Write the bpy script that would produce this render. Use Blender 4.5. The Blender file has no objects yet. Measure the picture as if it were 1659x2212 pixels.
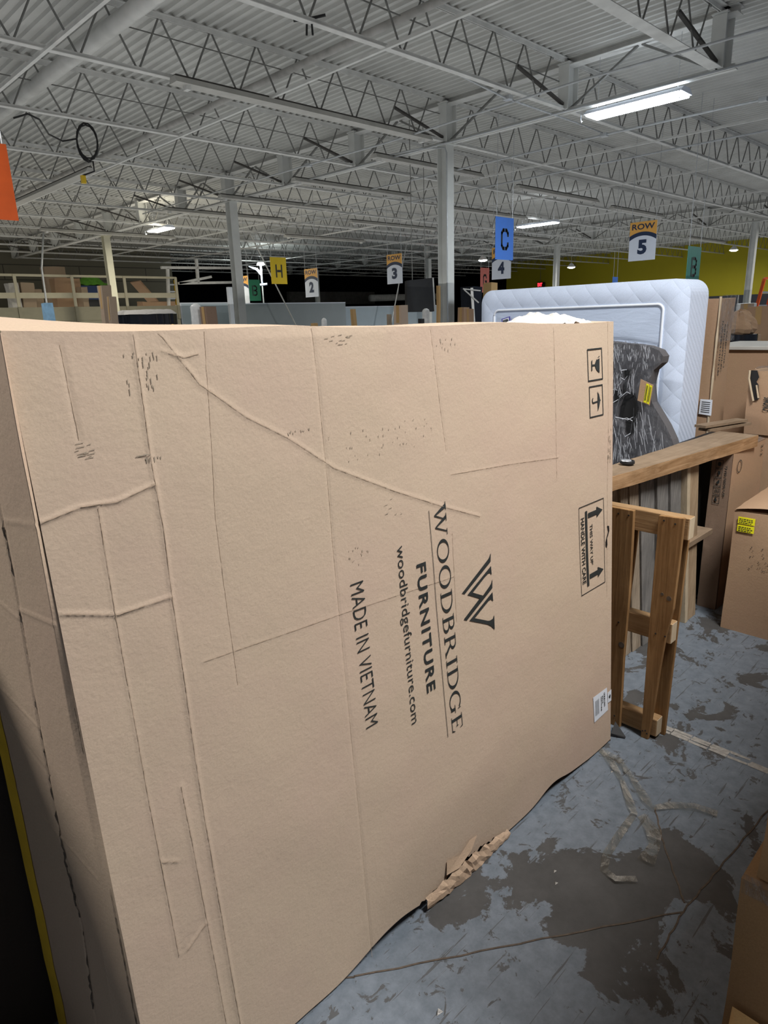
import bpy, bmesh, math, random
from mathutils import Vector, Matrix, noise

random.seed(7)
SC = bpy.context.scene
COL = SC.collection
PI = math.pi

# ------------------------------------------------------------------ camera
F_PX, PITCH, ROLL, YAW = 1452.28, 0.2801264, 0.0336116, 0.8029415
CAM = Vector((0, 0, 1.6))
_F = Vector((math.cos(YAW)*math.cos(PITCH), math.sin(YAW)*math.cos(PITCH), -math.sin(PITCH)))
_R = _F.cross(Vector((0, 0, 1))).normalized()
_D = _F.cross(_R)
_c, _s = math.cos(ROLL), math.sin(ROLL)
_R2 = _c*_R + _s*_D
_D2 = -_s*_R + _c*_D
cam_data = bpy.data.cameras.new('camera')
cam_data.sensor_fit = 'HORIZONTAL'
cam_data.sensor_width = 36.0
cam_data.lens = 36.0*F_PX/1659
cam_data.clip_end = 300
cam_data.clip_start = 0.02
cam = bpy.data.objects.new('camera', cam_data)
COL.objects.link(cam)
_m = Matrix((_R2, -_D2, -_F)).transposed().to_4x4()
_m.translation = CAM
cam.matrix_world = _m
SC.camera = cam

# ------------------------------------------------------------------ view, world, lamps out of the frame, added fill lights
SC.view_settings.view_transform = 'Standard'
SC.view_settings.look = 'None'
SC.view_settings.gamma = 1.0
SC.view_settings.use_curve_mapping = False
SC.view_settings.exposure = 0.0
world = bpy.data.worlds.new('world')
SC.world = world
world.use_nodes = True
world.node_tree.nodes['Background'].inputs[0].default_value = (0.80, 0.86, 1.0, 1)
world.node_tree.nodes['Background'].inputs[1].default_value = 0.10


def area(name, loc, sx, sy, power, color=(1, 1, 1), rot=(0, 0, 0)):
    l = bpy.data.lights.new(name, 'AREA')
    l.shape = 'RECTANGLE'
    l.size, l.size_y = sx, sy
    l.energy = power
    l.color = color
    o = bpy.data.objects.new(name, l)
    o.location = loc
    o.rotation_euler = rot
    COL.objects.link(o)
    return o


def lamp_pair(loc, sx, sy, power, color, up=0.0, zup=3.2):
    """a pendant fitting: light goes down, and an added uplight below it brightens the roof"""
    if power:
        area('overhead_light', loc, sx, sy, power, color)
    if up:
        area('added_roof_fill', (loc[0], loc[1], zup), sx, sy, up, color, (PI, 0, 0))  # unseen uplight added to brighten the roof


# unseen area lights added to imitate light bounced off floors and goods
for bc, bw, bh, bp, bcol in (((6, 9, 2.2), 13, 13, 195, (1.0, 1.0, 0.96)), ((20.5, 13, 2.2), 15, 18, 210, (1.0, 0.98, 0.95)), ((10.5, 24, 2.4), 14, 14, 250, (1.0, 0.94, 0.82)), ((35, 15, 2.2), 14, 20, 170, (1.0, 0.98, 0.92))):
    area('added_bounce_fill', bc, bw, bh, bp, bcol, (PI, 0, 0))

lamp_pair((2.0, -0.65, 4.30), 0.40, 1.3, 268, (1.0, 0.99, 0.97), 30)
lamp_pair((-2.0, 3.5, 4.35), 0.40, 1.3, 240, (1.0, 0.97, 0.94))
lamp_pair((1.6, 9.0, 4.35), 0.4, 1.3, 90, (1.0, 0.97, 0.92))
lamp_pair((8.5, -0.5, 4.35), 0.4, 1.3, 45, (0.93, 0.97, 1.0))
lamp_pair((13.5, -2.5, 4.35), 0.4, 1.3, 130, (0.90, 0.95, 1.0))
lamp_pair((3.6, 19.0, 4.35), 0.4, 1.3, 170, (1.0, 0.94, 0.82))
lamp_pair((21.0, 3.0, 4.35), 0.4, 1.3, 200, (0.95, 0.98, 1.0))
lamp_pair((31.0, 7.0, 4.35), 0.4, 1.3, 200, (1.0, 0.97, 0.9))


# ------------------------------------------------------------------ pixel helpers (1659 x 2212 frame): a pixel and a real plane give a world point
def ray(x, y):
    return _R2*((x-829.5)/F_PX) + _D2*((y-1106)/F_PX) + _F


def onx(x, y, v):
    d = ray(x, y)
    return CAM + d*(v/d.x)


def ony(x, y, v):
    d = ray(x, y)
    return CAM + d*(v/d.y)


def onz(x, y, v):
    d = ray(x, y)
    return CAM + d*((v-CAM.z)/d.z)


def far(x, y, t):
    return CAM + ray(x, y)*t


# ------------------------------------------------------------------ materials
def new_mat(name):
    m = bpy.data.materials.new(name)
    m.use_nodes = True
    nt = m.node_tree
    nt.nodes.clear()
    out = nt.nodes.new('ShaderNodeOutputMaterial')
    b = nt.nodes.new('ShaderNodeBsdfPrincipled')
    nt.links.new(b.outputs[0], out.inputs[0])
    return m, nt, b, out


def rgba(c):
    return (c[0], c[1], c[2], 1)


def tex_coord(nt, scale=(1, 1, 1), rot=(0, 0, 0)):
    tc = nt.nodes.new('ShaderNodeTexCoord')
    mp = nt.nodes.new('ShaderNodeMapping')
    mp.inputs['Scale'].default_value = scale
    mp.inputs['Rotation'].default_value = rot
    nt.links.new(tc.outputs['Object'], mp.inputs[0])
    return mp.outputs[0]


def noise_tex(nt, vec, scale, detail=4, rough=0.55, dist=0):
    n = nt.nodes.new('ShaderNodeTexNoise')
    n.inputs['Scale'].default_value = scale
    n.inputs['Detail'].default_value = detail
    n.inputs['Roughness'].default_value = rough
    n.inputs['Distortion'].default_value = dist
    if vec:
        nt.links.new(vec, n.inputs['Vector'])
    return n.outputs[0]


def ramp(nt, fac, stops):
    r = nt.nodes.new('ShaderNodeValToRGB')
    el = r.color_ramp.elements
    while len(el) < len(stops):
        el.new(0.5)
    for e, (p, c) in zip(el, stops):
        e.position = p
        e.color = rgba(c) if not isinstance(c, (int, float)) else (c, c, c, 1)
    nt.links.new(fac, r.inputs[0])
    return r.outputs[0]


def mixc(nt, fac, a, b, mode='MIX'):
    n = nt.nodes.new('ShaderNodeMix')
    n.data_type = 'RGBA'
    n.blend_type = mode
    for sock, v in ((n.inputs[0], fac), (n.inputs[6], a), (n.inputs[7], b)):
        if hasattr(v, 'links') or isinstance(v, bpy.types.NodeSocket):
            nt.links.new(v, sock)
        elif isinstance(v, (int, float)):
            sock.default_value = v if sock == n.inputs[0] else (v, v, v, 1)
        else:
            sock.default_value = rgba(v)
    return n.outputs[2]


def mathn(nt, op, a, b=None):
    n = nt.nodes.new('ShaderNodeMath')
    n.operation = op
    for i, v in enumerate((a, b)):
        if v is None:
            continue
        if isinstance(v, (int, float)):
            n.inputs[i].default_value = v
        else:
            nt.links.new(v, n.inputs[i])
    return n.outputs[0]


def bump(nt, b, height, strength=0.3, dist=0.01):
    n = nt.nodes.new('ShaderNodeBump')
    n.inputs['Strength'].default_value = strength
    n.inputs['Distance'].default_value = dist
    nt.links.new(height, n.inputs['Height'])
    nt.links.new(n.outputs[0], b.inputs['Normal'])


def plain(name, c, rough=0.6, metal=0.0, var=0.12, scale=6.0, emit=None, spec=None):
    m, nt, b, out = new_mat(name)
    v = noise_tex(nt, tex_coord(nt), scale, 3)
    lo = tuple(x*(1-var) for x in c)
    hi = tuple(min(1, x*(1+var)) for x in c)
    nt.links.new(ramp(nt, v, [(0.3, lo), (0.7, hi)]), b.inputs['Base Color'])
    b.inputs['Roughness'].default_value = rough
    b.inputs['Metallic'].default_value = metal
    if spec is not None:
        b.inputs['Specular IOR Level'].default_value = spec
    if emit:
        b.inputs['Emission Color'].default_value = rgba(emit[0])
        b.inputs['Emission Strength'].default_value = emit[1]
    return m


def kraft(name, c, smudge=0.15, fibre=0.10, corr=None):
    m, nt, b, out = new_mat(name)
    vec = tex_coord(nt)
    n1 = noise_tex(nt, vec, 260, 3, 0.7)
    n2 = noise_tex(nt, vec, 2.2, 4, 0.6)
    n3 = noise_tex(nt, vec, 14, 6, 0.7, 0.6)
    lo = tuple(x*(1-fibre) for x in c)
    hi = tuple(min(1, x*(1+fibre)) for x in c)
    base = ramp(nt, n1, [(0.3, lo), (0.7, hi)])
    pink = mixc(nt, ramp(nt, n2, [(0.42, 0), (0.68, 0.55)]), base, (c[0]*1.0, c[1]*0.93, c[2]*1.0))
    dirt = mixc(nt, ramp(nt, n3, [(0.62, 0), (0.80, smudge)]), pink, (c[0]*0.35, c[1]*0.37, c[2]*0.42))
    nt.links.new(dirt, b.inputs['Base Color'])
    b.inputs['Roughness'].default_value = 0.78
    b.inputs['Specular IOR Level'].default_value = 0.25
    h = noise_tex(nt, vec, 120, 4, 0.65)
    h2 = noise_tex(nt, vec, 22, 3, 0.6)
    hh = mathn(nt, 'ADD', h, mathn(nt, 'MULTIPLY', h2, 1.4))
    bump(nt, b, hh, 0.35, 0.0022)
    return m


def wood(name, c1, c2, axis='Z', scale=1.0, knots=True):
    m, nt, b, out = new_mat(name)
    st = {'X': (0.06, 1, 1), 'Y': (1, 0.06, 1), 'Z': (1, 1, 0.06)}[axis]
    vec = tex_coord(nt, tuple(s*scale for s in st))
    n = noise_tex(nt, vec, 38, 5, 0.65, 1.2)
    n2 = noise_tex(nt, tex_coord(nt), 7, 4, 0.6)
    mid = tuple((a+b_)/2 for a, b_ in zip(c1, c2))
    col = ramp(nt, n, [(0.30, c1), (0.5, mid), (0.72, c2)])
    col = mixc(nt, ramp(nt, n2, [(0.40, 0.0), (0.75, 0.45)]), col, tuple(x*0.6 for x in c1))
    nt.links.new(col, b.inputs['Base Color'])
    b.inputs['Roughness'].default_value = 0.8
    b.inputs['Specular IOR Level'].default_value = 0.2
    bump(nt, b, n, 0.5, 0.003)
    return m


def film(name, strength=0.35, tint=(0.9, 0.93, 0.97), wr=18, gl=0.12, stretch=(1, 1, 1), body=(0.25, 0.26, 0.28)):
    """wrinkled clear stretch film"""
    m = bpy.data.materials.new(name)
    m.use_nodes = True
    nt = m.node_tree
    nt.nodes.clear()
    out = nt.nodes.new('ShaderNodeOutputMaterial')
    tr = nt.nodes.new('ShaderNodeBsdfTransparent')
    tr.inputs[0].default_value = rgba(tint)
    g = nt.nodes.new('ShaderNodeBsdfPrincipled')
    g.inputs['Base Color'].default_value = rgba(body)
    g.inputs['Roughness'].default_value = gl
    g.inputs['Specular IOR Level'].default_value = 0.9
    vec = tex_coord(nt, stretch)
    n = noise_tex(nt, vec, wr, 6, 0.7, 2.2)
    bm_ = nt.nodes.new('ShaderNodeBump')
    bm_.inputs['Strength'].default_value = 1.0
    bm_.inputs['Distance'].default_value = 0.03
    nt.links.new(n, bm_.inputs['Height'])
    nt.links.new(bm_.outputs[0], g.inputs['Normal'])
    mx = nt.nodes.new('ShaderNodeMixShader')
    f = ramp(nt, noise_tex(nt, vec, wr*0.8, 6, 0.8, 2.5), [(0.46, strength*0.2), (0.60, min(1, strength*1.5)), (0.70, min(1, strength*2.4))])
    nt.links.new(f, mx.inputs[0])
    nt.links.new(tr.outputs[0], mx.inputs[1])
    nt.links.new(g.outputs[0], mx.inputs[2])
    nt.links.new(mx.outputs[0], out.inputs[0])
    return m


def floor_mat():
    m, nt, b, out = new_mat('worn_blue_grey_floor_paint')
    vec = tex_coord(nt)
    big = noise_tex(nt, vec, 4.5, 9, 0.66, 0.4)
    sm = noise_tex(nt, vec, 11, 5, 0.6, 0.4)
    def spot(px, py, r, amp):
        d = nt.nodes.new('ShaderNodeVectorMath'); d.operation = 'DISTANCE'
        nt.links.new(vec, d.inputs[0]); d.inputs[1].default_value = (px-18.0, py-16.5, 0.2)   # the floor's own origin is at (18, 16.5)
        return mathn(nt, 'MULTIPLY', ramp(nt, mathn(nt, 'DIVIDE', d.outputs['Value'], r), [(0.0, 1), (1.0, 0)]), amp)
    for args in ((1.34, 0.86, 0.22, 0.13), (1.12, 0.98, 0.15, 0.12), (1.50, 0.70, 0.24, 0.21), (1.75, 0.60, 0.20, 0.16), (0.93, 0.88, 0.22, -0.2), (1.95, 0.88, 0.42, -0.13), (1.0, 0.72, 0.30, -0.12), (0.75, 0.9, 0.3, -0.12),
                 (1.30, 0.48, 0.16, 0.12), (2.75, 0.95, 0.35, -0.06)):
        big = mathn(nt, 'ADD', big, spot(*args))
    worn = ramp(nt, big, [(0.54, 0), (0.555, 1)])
    spots = ramp(nt, sm, [(0.64, 0), (0.66, 0.85)])
    mid = noise_tex(nt, vec, 13, 8, 0.70, 1.0)
    sel = mathn(nt, 'MAXIMUM', worn, spots)
    sel = mathn(nt, 'MAXIMUM', sel, ramp(nt, mid, [(0.605, 0), (0.62, 0.9)]))
    # scratches in several directions
    for i, (rz, sc, lo) in enumerate(((0.5, (2.2, 30, 1), 0.68), (1.5, (2.6, 60, 1), 0.67), (-0.6, (1.8, 48, 1), 0.67), (2.4, (3.0, 40, 1), 0.70))):
        v = tex_coord(nt, sc, (0, 0, rz))
        s = noise_tex(nt, v, 1.6, 3, 0.6, 0.15)
        sel = mathn(nt, 'MAXIMUM', sel, ramp(nt, s, [(lo, 0), (lo+0.02, 0.75)]))
    paintc = ramp(nt, noise_tex(nt, vec, 26, 6, 0.7), [(0.3, (0.110, 0.133, 0.160)), (0.7, (0.185, 0.213, 0.250))])
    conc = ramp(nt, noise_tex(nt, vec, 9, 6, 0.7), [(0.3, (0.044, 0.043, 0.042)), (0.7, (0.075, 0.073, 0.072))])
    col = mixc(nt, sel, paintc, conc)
    speck = ramp(nt, noise_tex(nt, vec, 90, 3, 0.6), [(0.70, 0), (0.74, 0.6)])
    col = mixc(nt, speck, col, (0.07, 0.07, 0.07))
    nt.links.new(col, b.inputs['Base Color'])
    rg = ramp(nt, sel, [(0.0, 0.42), (1.0, 0.62)])
    nt.links.new(rg, b.inputs['Roughness'])
    bump(nt, b, mathn(nt, 'SUBTRACT', noise_tex(nt, vec, 40, 4), sel), 0.25, 0.003)
    return m


def block_mat(name, c, mortar):
    m, nt, b, out = new_mat(name)
    br = nt.nodes.new('ShaderNodeTexBrick')
    br.inputs['Scale'].default_value = 1.0
    br.inputs['Brick Width'].default_value = 3.2
    br.inputs['Row Height'].default_value = 0.62
    br.inputs['Mortar Size'].default_value = 0.02
    br.inputs['Color1'].default_value = rgba(c)
    br.inputs['Color2'].default_value = rgba(tuple(x*0.93 for x in c))
    br.inputs['Mortar'].default_value = rgba(mortar)
    vec = tex_coord(nt, (1, 1, 1), (PI/2, 0, 0))
    nt.links.new(vec, br.inputs[0])
    nt.links.new(br.outputs[0], b.inputs['Base Color'])
    b.inputs['Roughness'].default_value = 0.8
    return m


def quilt_mat():
    m, nt, b, out = new_mat('white_knit_ticking')
    vec = tex_coord(nt)
    w = nt.nodes.new('ShaderNodeTexWave')
    w.bands_direction = 'DIAGONAL'
    w.inputs['Scale'].default_value = 14
    w.inputs['Distortion'].default_value = 0.6
    nt.links.new(vec, w.inputs['Vector'])
    n = noise_tex(nt, vec, 150, 3)
    nt.links.new(ramp(nt, n, [(0.3, (0.62, 0.71, 0.88)), (0.7, (0.72, 0.80, 0.96))]), b.inputs['Base Color'])
    b.inputs['Roughness'].default_value = 0.85
    bump(nt, b, w.outputs[1], 0.6, 0.004)
    return m


def fabric(name, c, wr=0.5, scale=(1, 1, 1), wscale=14):
    m, nt, b, out = new_mat(name)
    vec = tex_coord(nt, scale)
    n = noise_tex(nt, vec, wscale, 5, 0.6, 0.8)
    n2 = noise_tex(nt, vec, 300, 2)
    nt.links.new(ramp(nt, n2, [(0.3, tuple(x*0.9 for x in c)), (0.7, tuple(min(1, x*1.08) for x in c))]), b.inputs['Base Color'])
    b.inputs['Roughness'].default_value = 0.9
    bump(nt, b, n, wr, 0.01)
    return m


M = {}
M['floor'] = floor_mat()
M['deck'] = plain('painted_steel_deck', (0.57, 0.57, 0.55), 0.55, 0, 0.10, 1.5)
M['steel'] = plain('white_painted_steel', (0.70, 0.70, 0.68), 0.55, 0, 0.12, 4)
M['steel_dull'] = plain('dusty_painted_steel', (0.45, 0.44, 0.42), 0.65, 0, 0.2, 5)
M['rod'] = plain('dark_web_rod', (0.20, 0.20, 0.19), 0.6, 0, 0.2, 9)
M['column'] = plain('column_paint', (0.68, 0.69, 0.67), 0.5, 0, 0.08, 3)
M['column_cream'] = plain('cream_column_paint', (0.62, 0.60, 0.48), 0.5, 0, 0.06, 3)
M['conduit'] = plain('galvanised_conduit', (0.52, 0.54, 0.56), 0.35, 0.3, 0.1, 8)
M['housing'] = plain('lamp_housing', (0.50, 0.49, 0.46), 0.5, 0, 0.1, 5)
M['housing_dark'] = plain('near_black_grey', (0.06, 0.055, 0.05), 0.8, 0, 0.2, 5)
M['tube_cool'] = plain('lit_led_panel', (1, 1, 1), 0.3, emit=((0.86, 0.95, 1.0), 22))
M['tube_warm'] = plain('lit_warm_panel', (1, 1, 1), 0.3, emit=((1.0, 0.97, 0.78), 22))
M['bulb'] = plain('lit_flood_lens', (1, 1, 1), 0.3, emit=((0.92, 1.0, 0.98), 40))
M['exit_red'] = plain('lit_red_letters', (1, 0.05, 0.05), 0.4, emit=((1.0, 0.03, 0.05), 3.0))
M['kraft'] = kraft('kraft_cardboard', (0.52, 0.405, 0.302), 0.10, 0.06)
M['kraft_end'] = kraft('kraft_cardboard_worn', (0.52, 0.395, 0.285), 0.16, 0.08)
M['kraft_torn'] = kraft('torn_kraft_lining', (0.50, 0.36, 0.25), 0.05, 0.12)
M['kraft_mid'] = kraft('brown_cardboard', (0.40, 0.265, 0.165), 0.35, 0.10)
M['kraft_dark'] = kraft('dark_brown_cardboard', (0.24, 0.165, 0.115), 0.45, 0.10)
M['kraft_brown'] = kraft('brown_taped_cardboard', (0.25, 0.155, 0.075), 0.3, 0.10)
M['kraft_shade'] = kraft('shade_coloured_cardboard', (0.030, 0.022, 0.017), 0.3, 0.15)  # near-black colour carries the shadow of the gap behind the carton
M['kraft_far'] = kraft('dusty_cardboard', (0.36, 0.28, 0.20), 0.3, 0.10)
M['kraft_gold'] = kraft('tape_sealed_cardboard', (0.46, 0.30, 0.13), 0.3, 0.10)
M['ink'] = plain('black_print_ink', (0.022, 0.026, 0.026), 0.6, 0, 0.25, 60)
M['crease'] = plain('dark_crack', (0.10, 0.075, 0.055), 0.9, 0, 0.3, 60)
M['crease_line'] = plain('painted_crease_shade', (0.42, 0.315, 0.225), 0.9, 0, 0.3, 60)  # shading of the creases put into a darker line colour
M['scuff'] = plain('scuff_mark', (0.33, 0.27, 0.205), 0.9, 0, 0.3, 90)
M['yellow_tape'] = plain('yellow_edge_tape', (0.78, 0.50, 0.04), 0.55, 0, 0.15, 9)
M['paper'] = plain('white_label_paper', (0.74, 0.78, 0.85), 0.6, 0, 0.04, 9)
M['yellow_label'] = plain('bright_yellow_label', (0.85, 0.80, 0.01), 0.6, 0, 0.05, 9)
M['wood_new'] = wood('pallet_pine', (0.20, 0.105, 0.04), (0.40, 0.235, 0.105), 'Z', 1.0)
M['wood_newy'] = wood('pallet_pine_stringer', (0.26, 0.15, 0.07), (0.44, 0.29, 0.15), 'Y', 1.0)
M['wood_end'] = wood('sawn_wood_end', (0.50, 0.40, 0.27), (0.66, 0.55, 0.40), 'Z', 2.0)
M['wood_beam'] = wood('rough_pine_beam', (0.26, 0.14, 0.06), (0.52, 0.33, 0.18), 'X', 1.0)
M['wood_beam_top'] = wood('weathered_beam_top', (0.22, 0.155, 0.10), (0.34, 0.25, 0.17), 'X', 0.8)
M['wood_old'] = wood('weathered_plank', (0.22, 0.17, 0.12), (0.50, 0.41, 0.31), 'Z', 1.3)
M['wood_grey'] = wood('grey_weathered_plank', (0.12, 0.115, 0.11), (0.30, 0.285, 0.265), 'Z', 1.3)
M['wood_post'] = wood('crate_post', (0.28, 0.19, 0.11), (0.56, 0.42, 0.28), 'Z', 1.0)
M['matt_top'] = fabric('pale_blue_white_mattress_cloth', (0.50, 0.585, 0.74), 0.35, (1, 1, 4), 7)
M['matt_border'] = fabric('white_mattress_border', (0.62, 0.71, 0.88), 0.5, (1, 1, 1), 9)
_nt = M['matt_border'].node_tree
_b = [n for n in _nt.nodes if n.type == 'BSDF_PRINCIPLED'][0]
_w = []
for _r in (0.8, -0.8):
    _v = tex_coord(_nt, (1, 1, 1), (_r, 0, 0))
    _x = _nt.nodes.new('ShaderNodeTexWave'); _x.bands_direction = 'Z'; _x.inputs['Scale'].default_value = 3.2; _x.inputs['Distortion'].default_value = 0.4
    _nt.links.new(_v, _x.inputs['Vector']); _w.append(mathn(_nt, 'POWER', _x.outputs[1], 0.3))
bump(_nt, _b, mathn(_nt, 'MULTIPLY', _w[0], _w[1]), 0.5, 0.006)
M['piping'] = plain('white_piping', (0.80, 0.85, 0.93), 0.7, 0, 0.05)
M['quilt'] = quilt_mat()
M['film'] = film('stretch_film', 0.36, wr=34, stretch=(1, 1, .30), body=(0.34, 0.35, 0.38))  # pale body in streaks paints highlights onto the film
M['film_v'] = film('vertical_stretch_film', 0.22, wr=26, stretch=(1, 1, 0.10))
M['film_clear'] = film('thin_clear_film', 0.14, wr=14, stretch=(1, 1, 0.3))
M['film_glint_edge'] = plain('painted_film_glint_and_edge', (0.42, 0.44, 0.48), 0.15, 0, 0.35, 60)  # pale colour painted as highlights, also used for the film's torn edges
M['dark_fabric'] = fabric('charcoal_upholstery', (0.10, 0.095, 0.10), 0.6, (1, 1, 0.2), 18)
M['black'] = plain('black_plastic', (0.012, 0.012, 0.013), 0.5, 0, 0.2)
M['black_gloss'] = plain('glossy_black_film', (0.012, 0.014, 0.02), 0.15, 0, 0.2)
M['void'] = plain('wall_with_painted_darkness', (0.004, 0.004, 0.006), 0.95, 0, 0.3, 0.6, spec=0.0)  # darkness of the unlit far end put into the wall colour
M['yellow_wall'] = plain('mustard_wall_paint', (0.50, 0.42, 0.012), 0.7, 0, 0.04, 0.5)
M['navy'] = plain('navy_panel', (0.012, 0.016, 0.030), 0.35, 0, 0.3, 2)
M['block'] = block_mat('cream_panel_wall', (0.17, 0.16, 0.12), (0.06, 0.06, 0.05))
M['cream'] = plain('cream_paint', (0.50, 0.46, 0.34), 0.6, 0, 0.08, 2)
M['partition'] = plain('pale_blue_partition', (0.48, 0.58, 0.66), 0.6, 0, 0.05, 1)
M['partition_grey'] = plain('grey_partition', (0.33, 0.38, 0.41), 0.6, 0, 0.05, 1)
M['blue_sign'] = plain('blue_sign_face', (0.07, 0.25, 0.86), 0.45, 0, 0.03)
M['yellow_sign'] = plain('yellow_sign_face', (0.72, 0.52, 0.01), 0.45, 0, 0.03)
M['green_sign'] = plain('green_sign_face', (0.015, 0.20, 0.10), 0.45, 0, 0.05)
M['teal_sign'] = plain('teal_sign_face', (0.035, 0.26, 0.20), 0.45, 0, 0.06)
M['red_sign'] = plain('red_sign_face', (0.62, 0.17, 0.14), 0.45, 0, 0.05)
M['orange_sign'] = plain('orange_sign_face', (0.72, 0.11, 0.015), 0.45, 0, 0.06)
M['white_sign'] = plain('white_sign_face', (0.80, 0.86, 0.98), 0.45, 0, 0.02)
M['amber'] = plain('amber_sign_band', (0.86, 0.44, 0.09), 0.45, 0, 0.03)
M['navy_ink'] = plain('navy_sign_ink', (0.012, 0.030, 0.085), 0.5, 0, 0.05)
M['blue_wrap'] = plain('pale_blue_wrap', (0.30, 0.52, 0.72), 0.35, 0, 0.15, 20)
M['white_wrap'] = plain('white_plastic_wrap', (0.74, 0.75, 0.74), 0.3, 0, 0.12, 20)
M['foam'] = fabric('crumpled_white_foam_sheet', (0.62, 0.59, 0.55), 1.0, (1, 1, 1), 30)
M['orange'] = plain('orange_fibreglass', (0.82, 0.11, 0.02), 0.4, 0, 0.05)
M['ladder_yellow'] = plain('yellow_fibreglass', (0.75, 0.50, 0.02), 0.4, 0, 0.05)
M['alu'] = plain('aluminium', (0.6, 0.62, 0.66), 0.35, 0.6, 0.08)
M['green_plastic'] = plain('green_cloth', (0.12, 0.36, 0.03), 0.7, 0, 0.2, 9)
M['blue_plastic'] = plain('blue_tub', (0.015, 0.04, 0.14), 0.5, 0, 0.1)
M['floor_line'] = plain('worn_cream_line', (0.34, 0.32, 0.29), 0.6, 0, 0.25, 60)
M['plastic_scrap'] = film('dirty_film_strip', 0.42, (0.85, 0.83, 0.78), 6, 0.3, body=(0.42, 0.40, 0.36))
M['purple'] = plain('purple_print', (0.10, 0.09, 0.42), 0.5, 0, 0.05)


# ------------------------------------------------------------------ mesh building
class MB:
    def __init__(s):
        s.v, s.f, s.m = [], [], []
        s.cur = 0

    def add(s, vs, fs):
        o = len(s.v)
        s.v += [tuple(p) for p in vs]
        s.f += [tuple(i+o for i in f) for f in fs]
        s.m += [s.cur]*len(fs)
        return s

    def box(s, x0, x1, y0, y1, z0, z1):
        x0, x1 = sorted((x0, x1)); y0, y1 = sorted((y0, y1)); z0, z1 = sorted((z0, z1))
        return s.hexa([(x0, y0, z0), (x1, y0, z0), (x1, y1, z0), (x0, y1, z0),
                       (x0, y0, z1), (x1, y0, z1), (x1, y1, z1), (x0, y1, z1)])

    def hexa(s, p):
        return s.add(p, [(0, 3, 2, 1), (4, 5, 6, 7), (0, 1, 5, 4), (1, 2, 6, 5), (2, 3, 7, 6), (3, 0, 4, 7)])

    def bar(s, a, b, w, h, up=(0, 0, 1)):
        a, b = Vector(a), Vector(b)
        d = (b-a).normalized()
        u = Vector(up)
        if abs(d.dot(u)) > 0.98:
            u = Vector((1, 0, 0))
        sx = d.cross(u).normalized()*w/2
        sz = sx.cross(d).normalized()*h/2
        return s.hexa([a-sx-sz, a+sx-sz, b+sx-sz, b-sx-sz, a-sx+sz, a+sx+sz, b+sx+sz, b-sx+sz])

    def tube(s, pts, r, n=8, cap=True):
        pts = [Vector(p) for p in pts]
        rs = r if isinstance(r, (list, tuple)) else [r]*len(pts)
        ref = None
        vs, fs = [], []
        for i, p in enumerate(pts):
            d = (pts[min(i+1, len(pts)-1)]-pts[max(i-1, 0)]).normalized()
            if ref is None:
                ref = d.orthogonal().normalized()
            ref = (ref - d*ref.dot(d))
            ref = ref.normalized() if ref.length > 1e-6 else d.orthogonal().normalized()
            bi = d.cross(ref)
            for k in range(n):
                a = 2*PI*k/n
                vs.append(p+(ref*math.cos(a)+bi*math.sin(a))*rs[i])
        for i in range(len(pts)-1):
            for k in range(n):
                k2 = (k+1) % n
                fs.append((i*n+k, i*n+k2, (i+1)*n+k2, (i+1)*n+k))
        if cap:
            fs.append(tuple(range(n))[::-1])
            fs.append(tuple(range((len(pts)-1)*n, len(pts)*n)))
        return s.add(vs, fs)

    def grid(s, fn, nu, nv, skip=None):
        vs = [fn(i/nu, j/nv) for j in range(nv+1) for i in range(nu+1)]
        fs = []
        for j in range(nv):
            for i in range(nu):
                if skip and skip((i+.5)/nu, (j+.5)/nv):
                    continue
                a = j*(nu+1)+i
                fs.append((a, a+1, a+nu+2, a+nu+1))
        return s.add(vs, fs)

    def prism(s, pts, ext):
        n = len(pts)
        e = Vector(ext)
        vs = [Vector(p) for p in pts]+[Vector(p)+e for p in pts]
        fs = [tuple(range(n))[::-1], tuple(range(n, 2*n))]
        fs += [(i, (i+1) % n, (i+1) % n+n, i+n) for i in range(n)]
        return s.add(vs, fs)

    def poly(s, pts):
        return s.add(pts, [tuple(range(len(pts)))])


def make(name, mb, mats, parent=None, smooth=False, bevel=0, solid=0):
    me = bpy.data.meshes.new(name)
    xs = [v[0] for v in mb.v]; ys = [v[1] for v in mb.v]; zs = [v[2] for v in mb.v]
    o = Vector(((min(xs)+max(xs))/2, (min(ys)+max(ys))/2, min(zs)))
    me.from_pydata([Vector(v)-o for v in mb.v], [], mb.f)
    for m in (mats if isinstance(mats, (list, tuple)) else [mats]):
        me.materials.append(m if not isinstance(m, str) else M[m])
    for p, i in zip(me.polygons, mb.m):
        p.material_index = i
        p.use_smooth = smooth
    bm = bmesh.new(); bm.from_mesh(me)
    bmesh.ops.remove_doubles(bm, verts=bm.verts, dist=1e-5)
    bmesh.ops.recalc_face_normals(bm, faces=bm.faces)
    bm.to_mesh(me); bm.free()
    ob = bpy.data.objects.new(name, me)
    COL.objects.link(ob)
    if parent:
        ob.parent = parent
        ob.location = o - world_loc(parent)
    else:
        ob.location = o
    if solid:
        md = ob.modifiers.new('thickness', 'SOLIDIFY'); md.thickness = solid; md.offset = 0
    if bevel:
        md = ob.modifiers.new('bevel', 'BEVEL'); md.width = bevel; md.segments = 2; md.limit_method = 'ANGLE'
    return ob


def world_loc(o):
    l = Vector(o.location)
    while o.parent:
        o = o.parent
        l += o.location
    return l


def tag(o, label, cat, group=None, kind=None):
    if label: o['label'] = label
    if cat: o['category'] = cat
    if group: o['group'] = group
    if kind: o['kind'] = kind
    return o


def thing(name, label, cat, loc=(0, 0, 0), group=None):
    o = bpy.data.objects.new(name, None)
    o.empty_display_size = 0.1
    COL.objects.link(o)
    o.location = loc
    return tag(o, label, cat, group)


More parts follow.
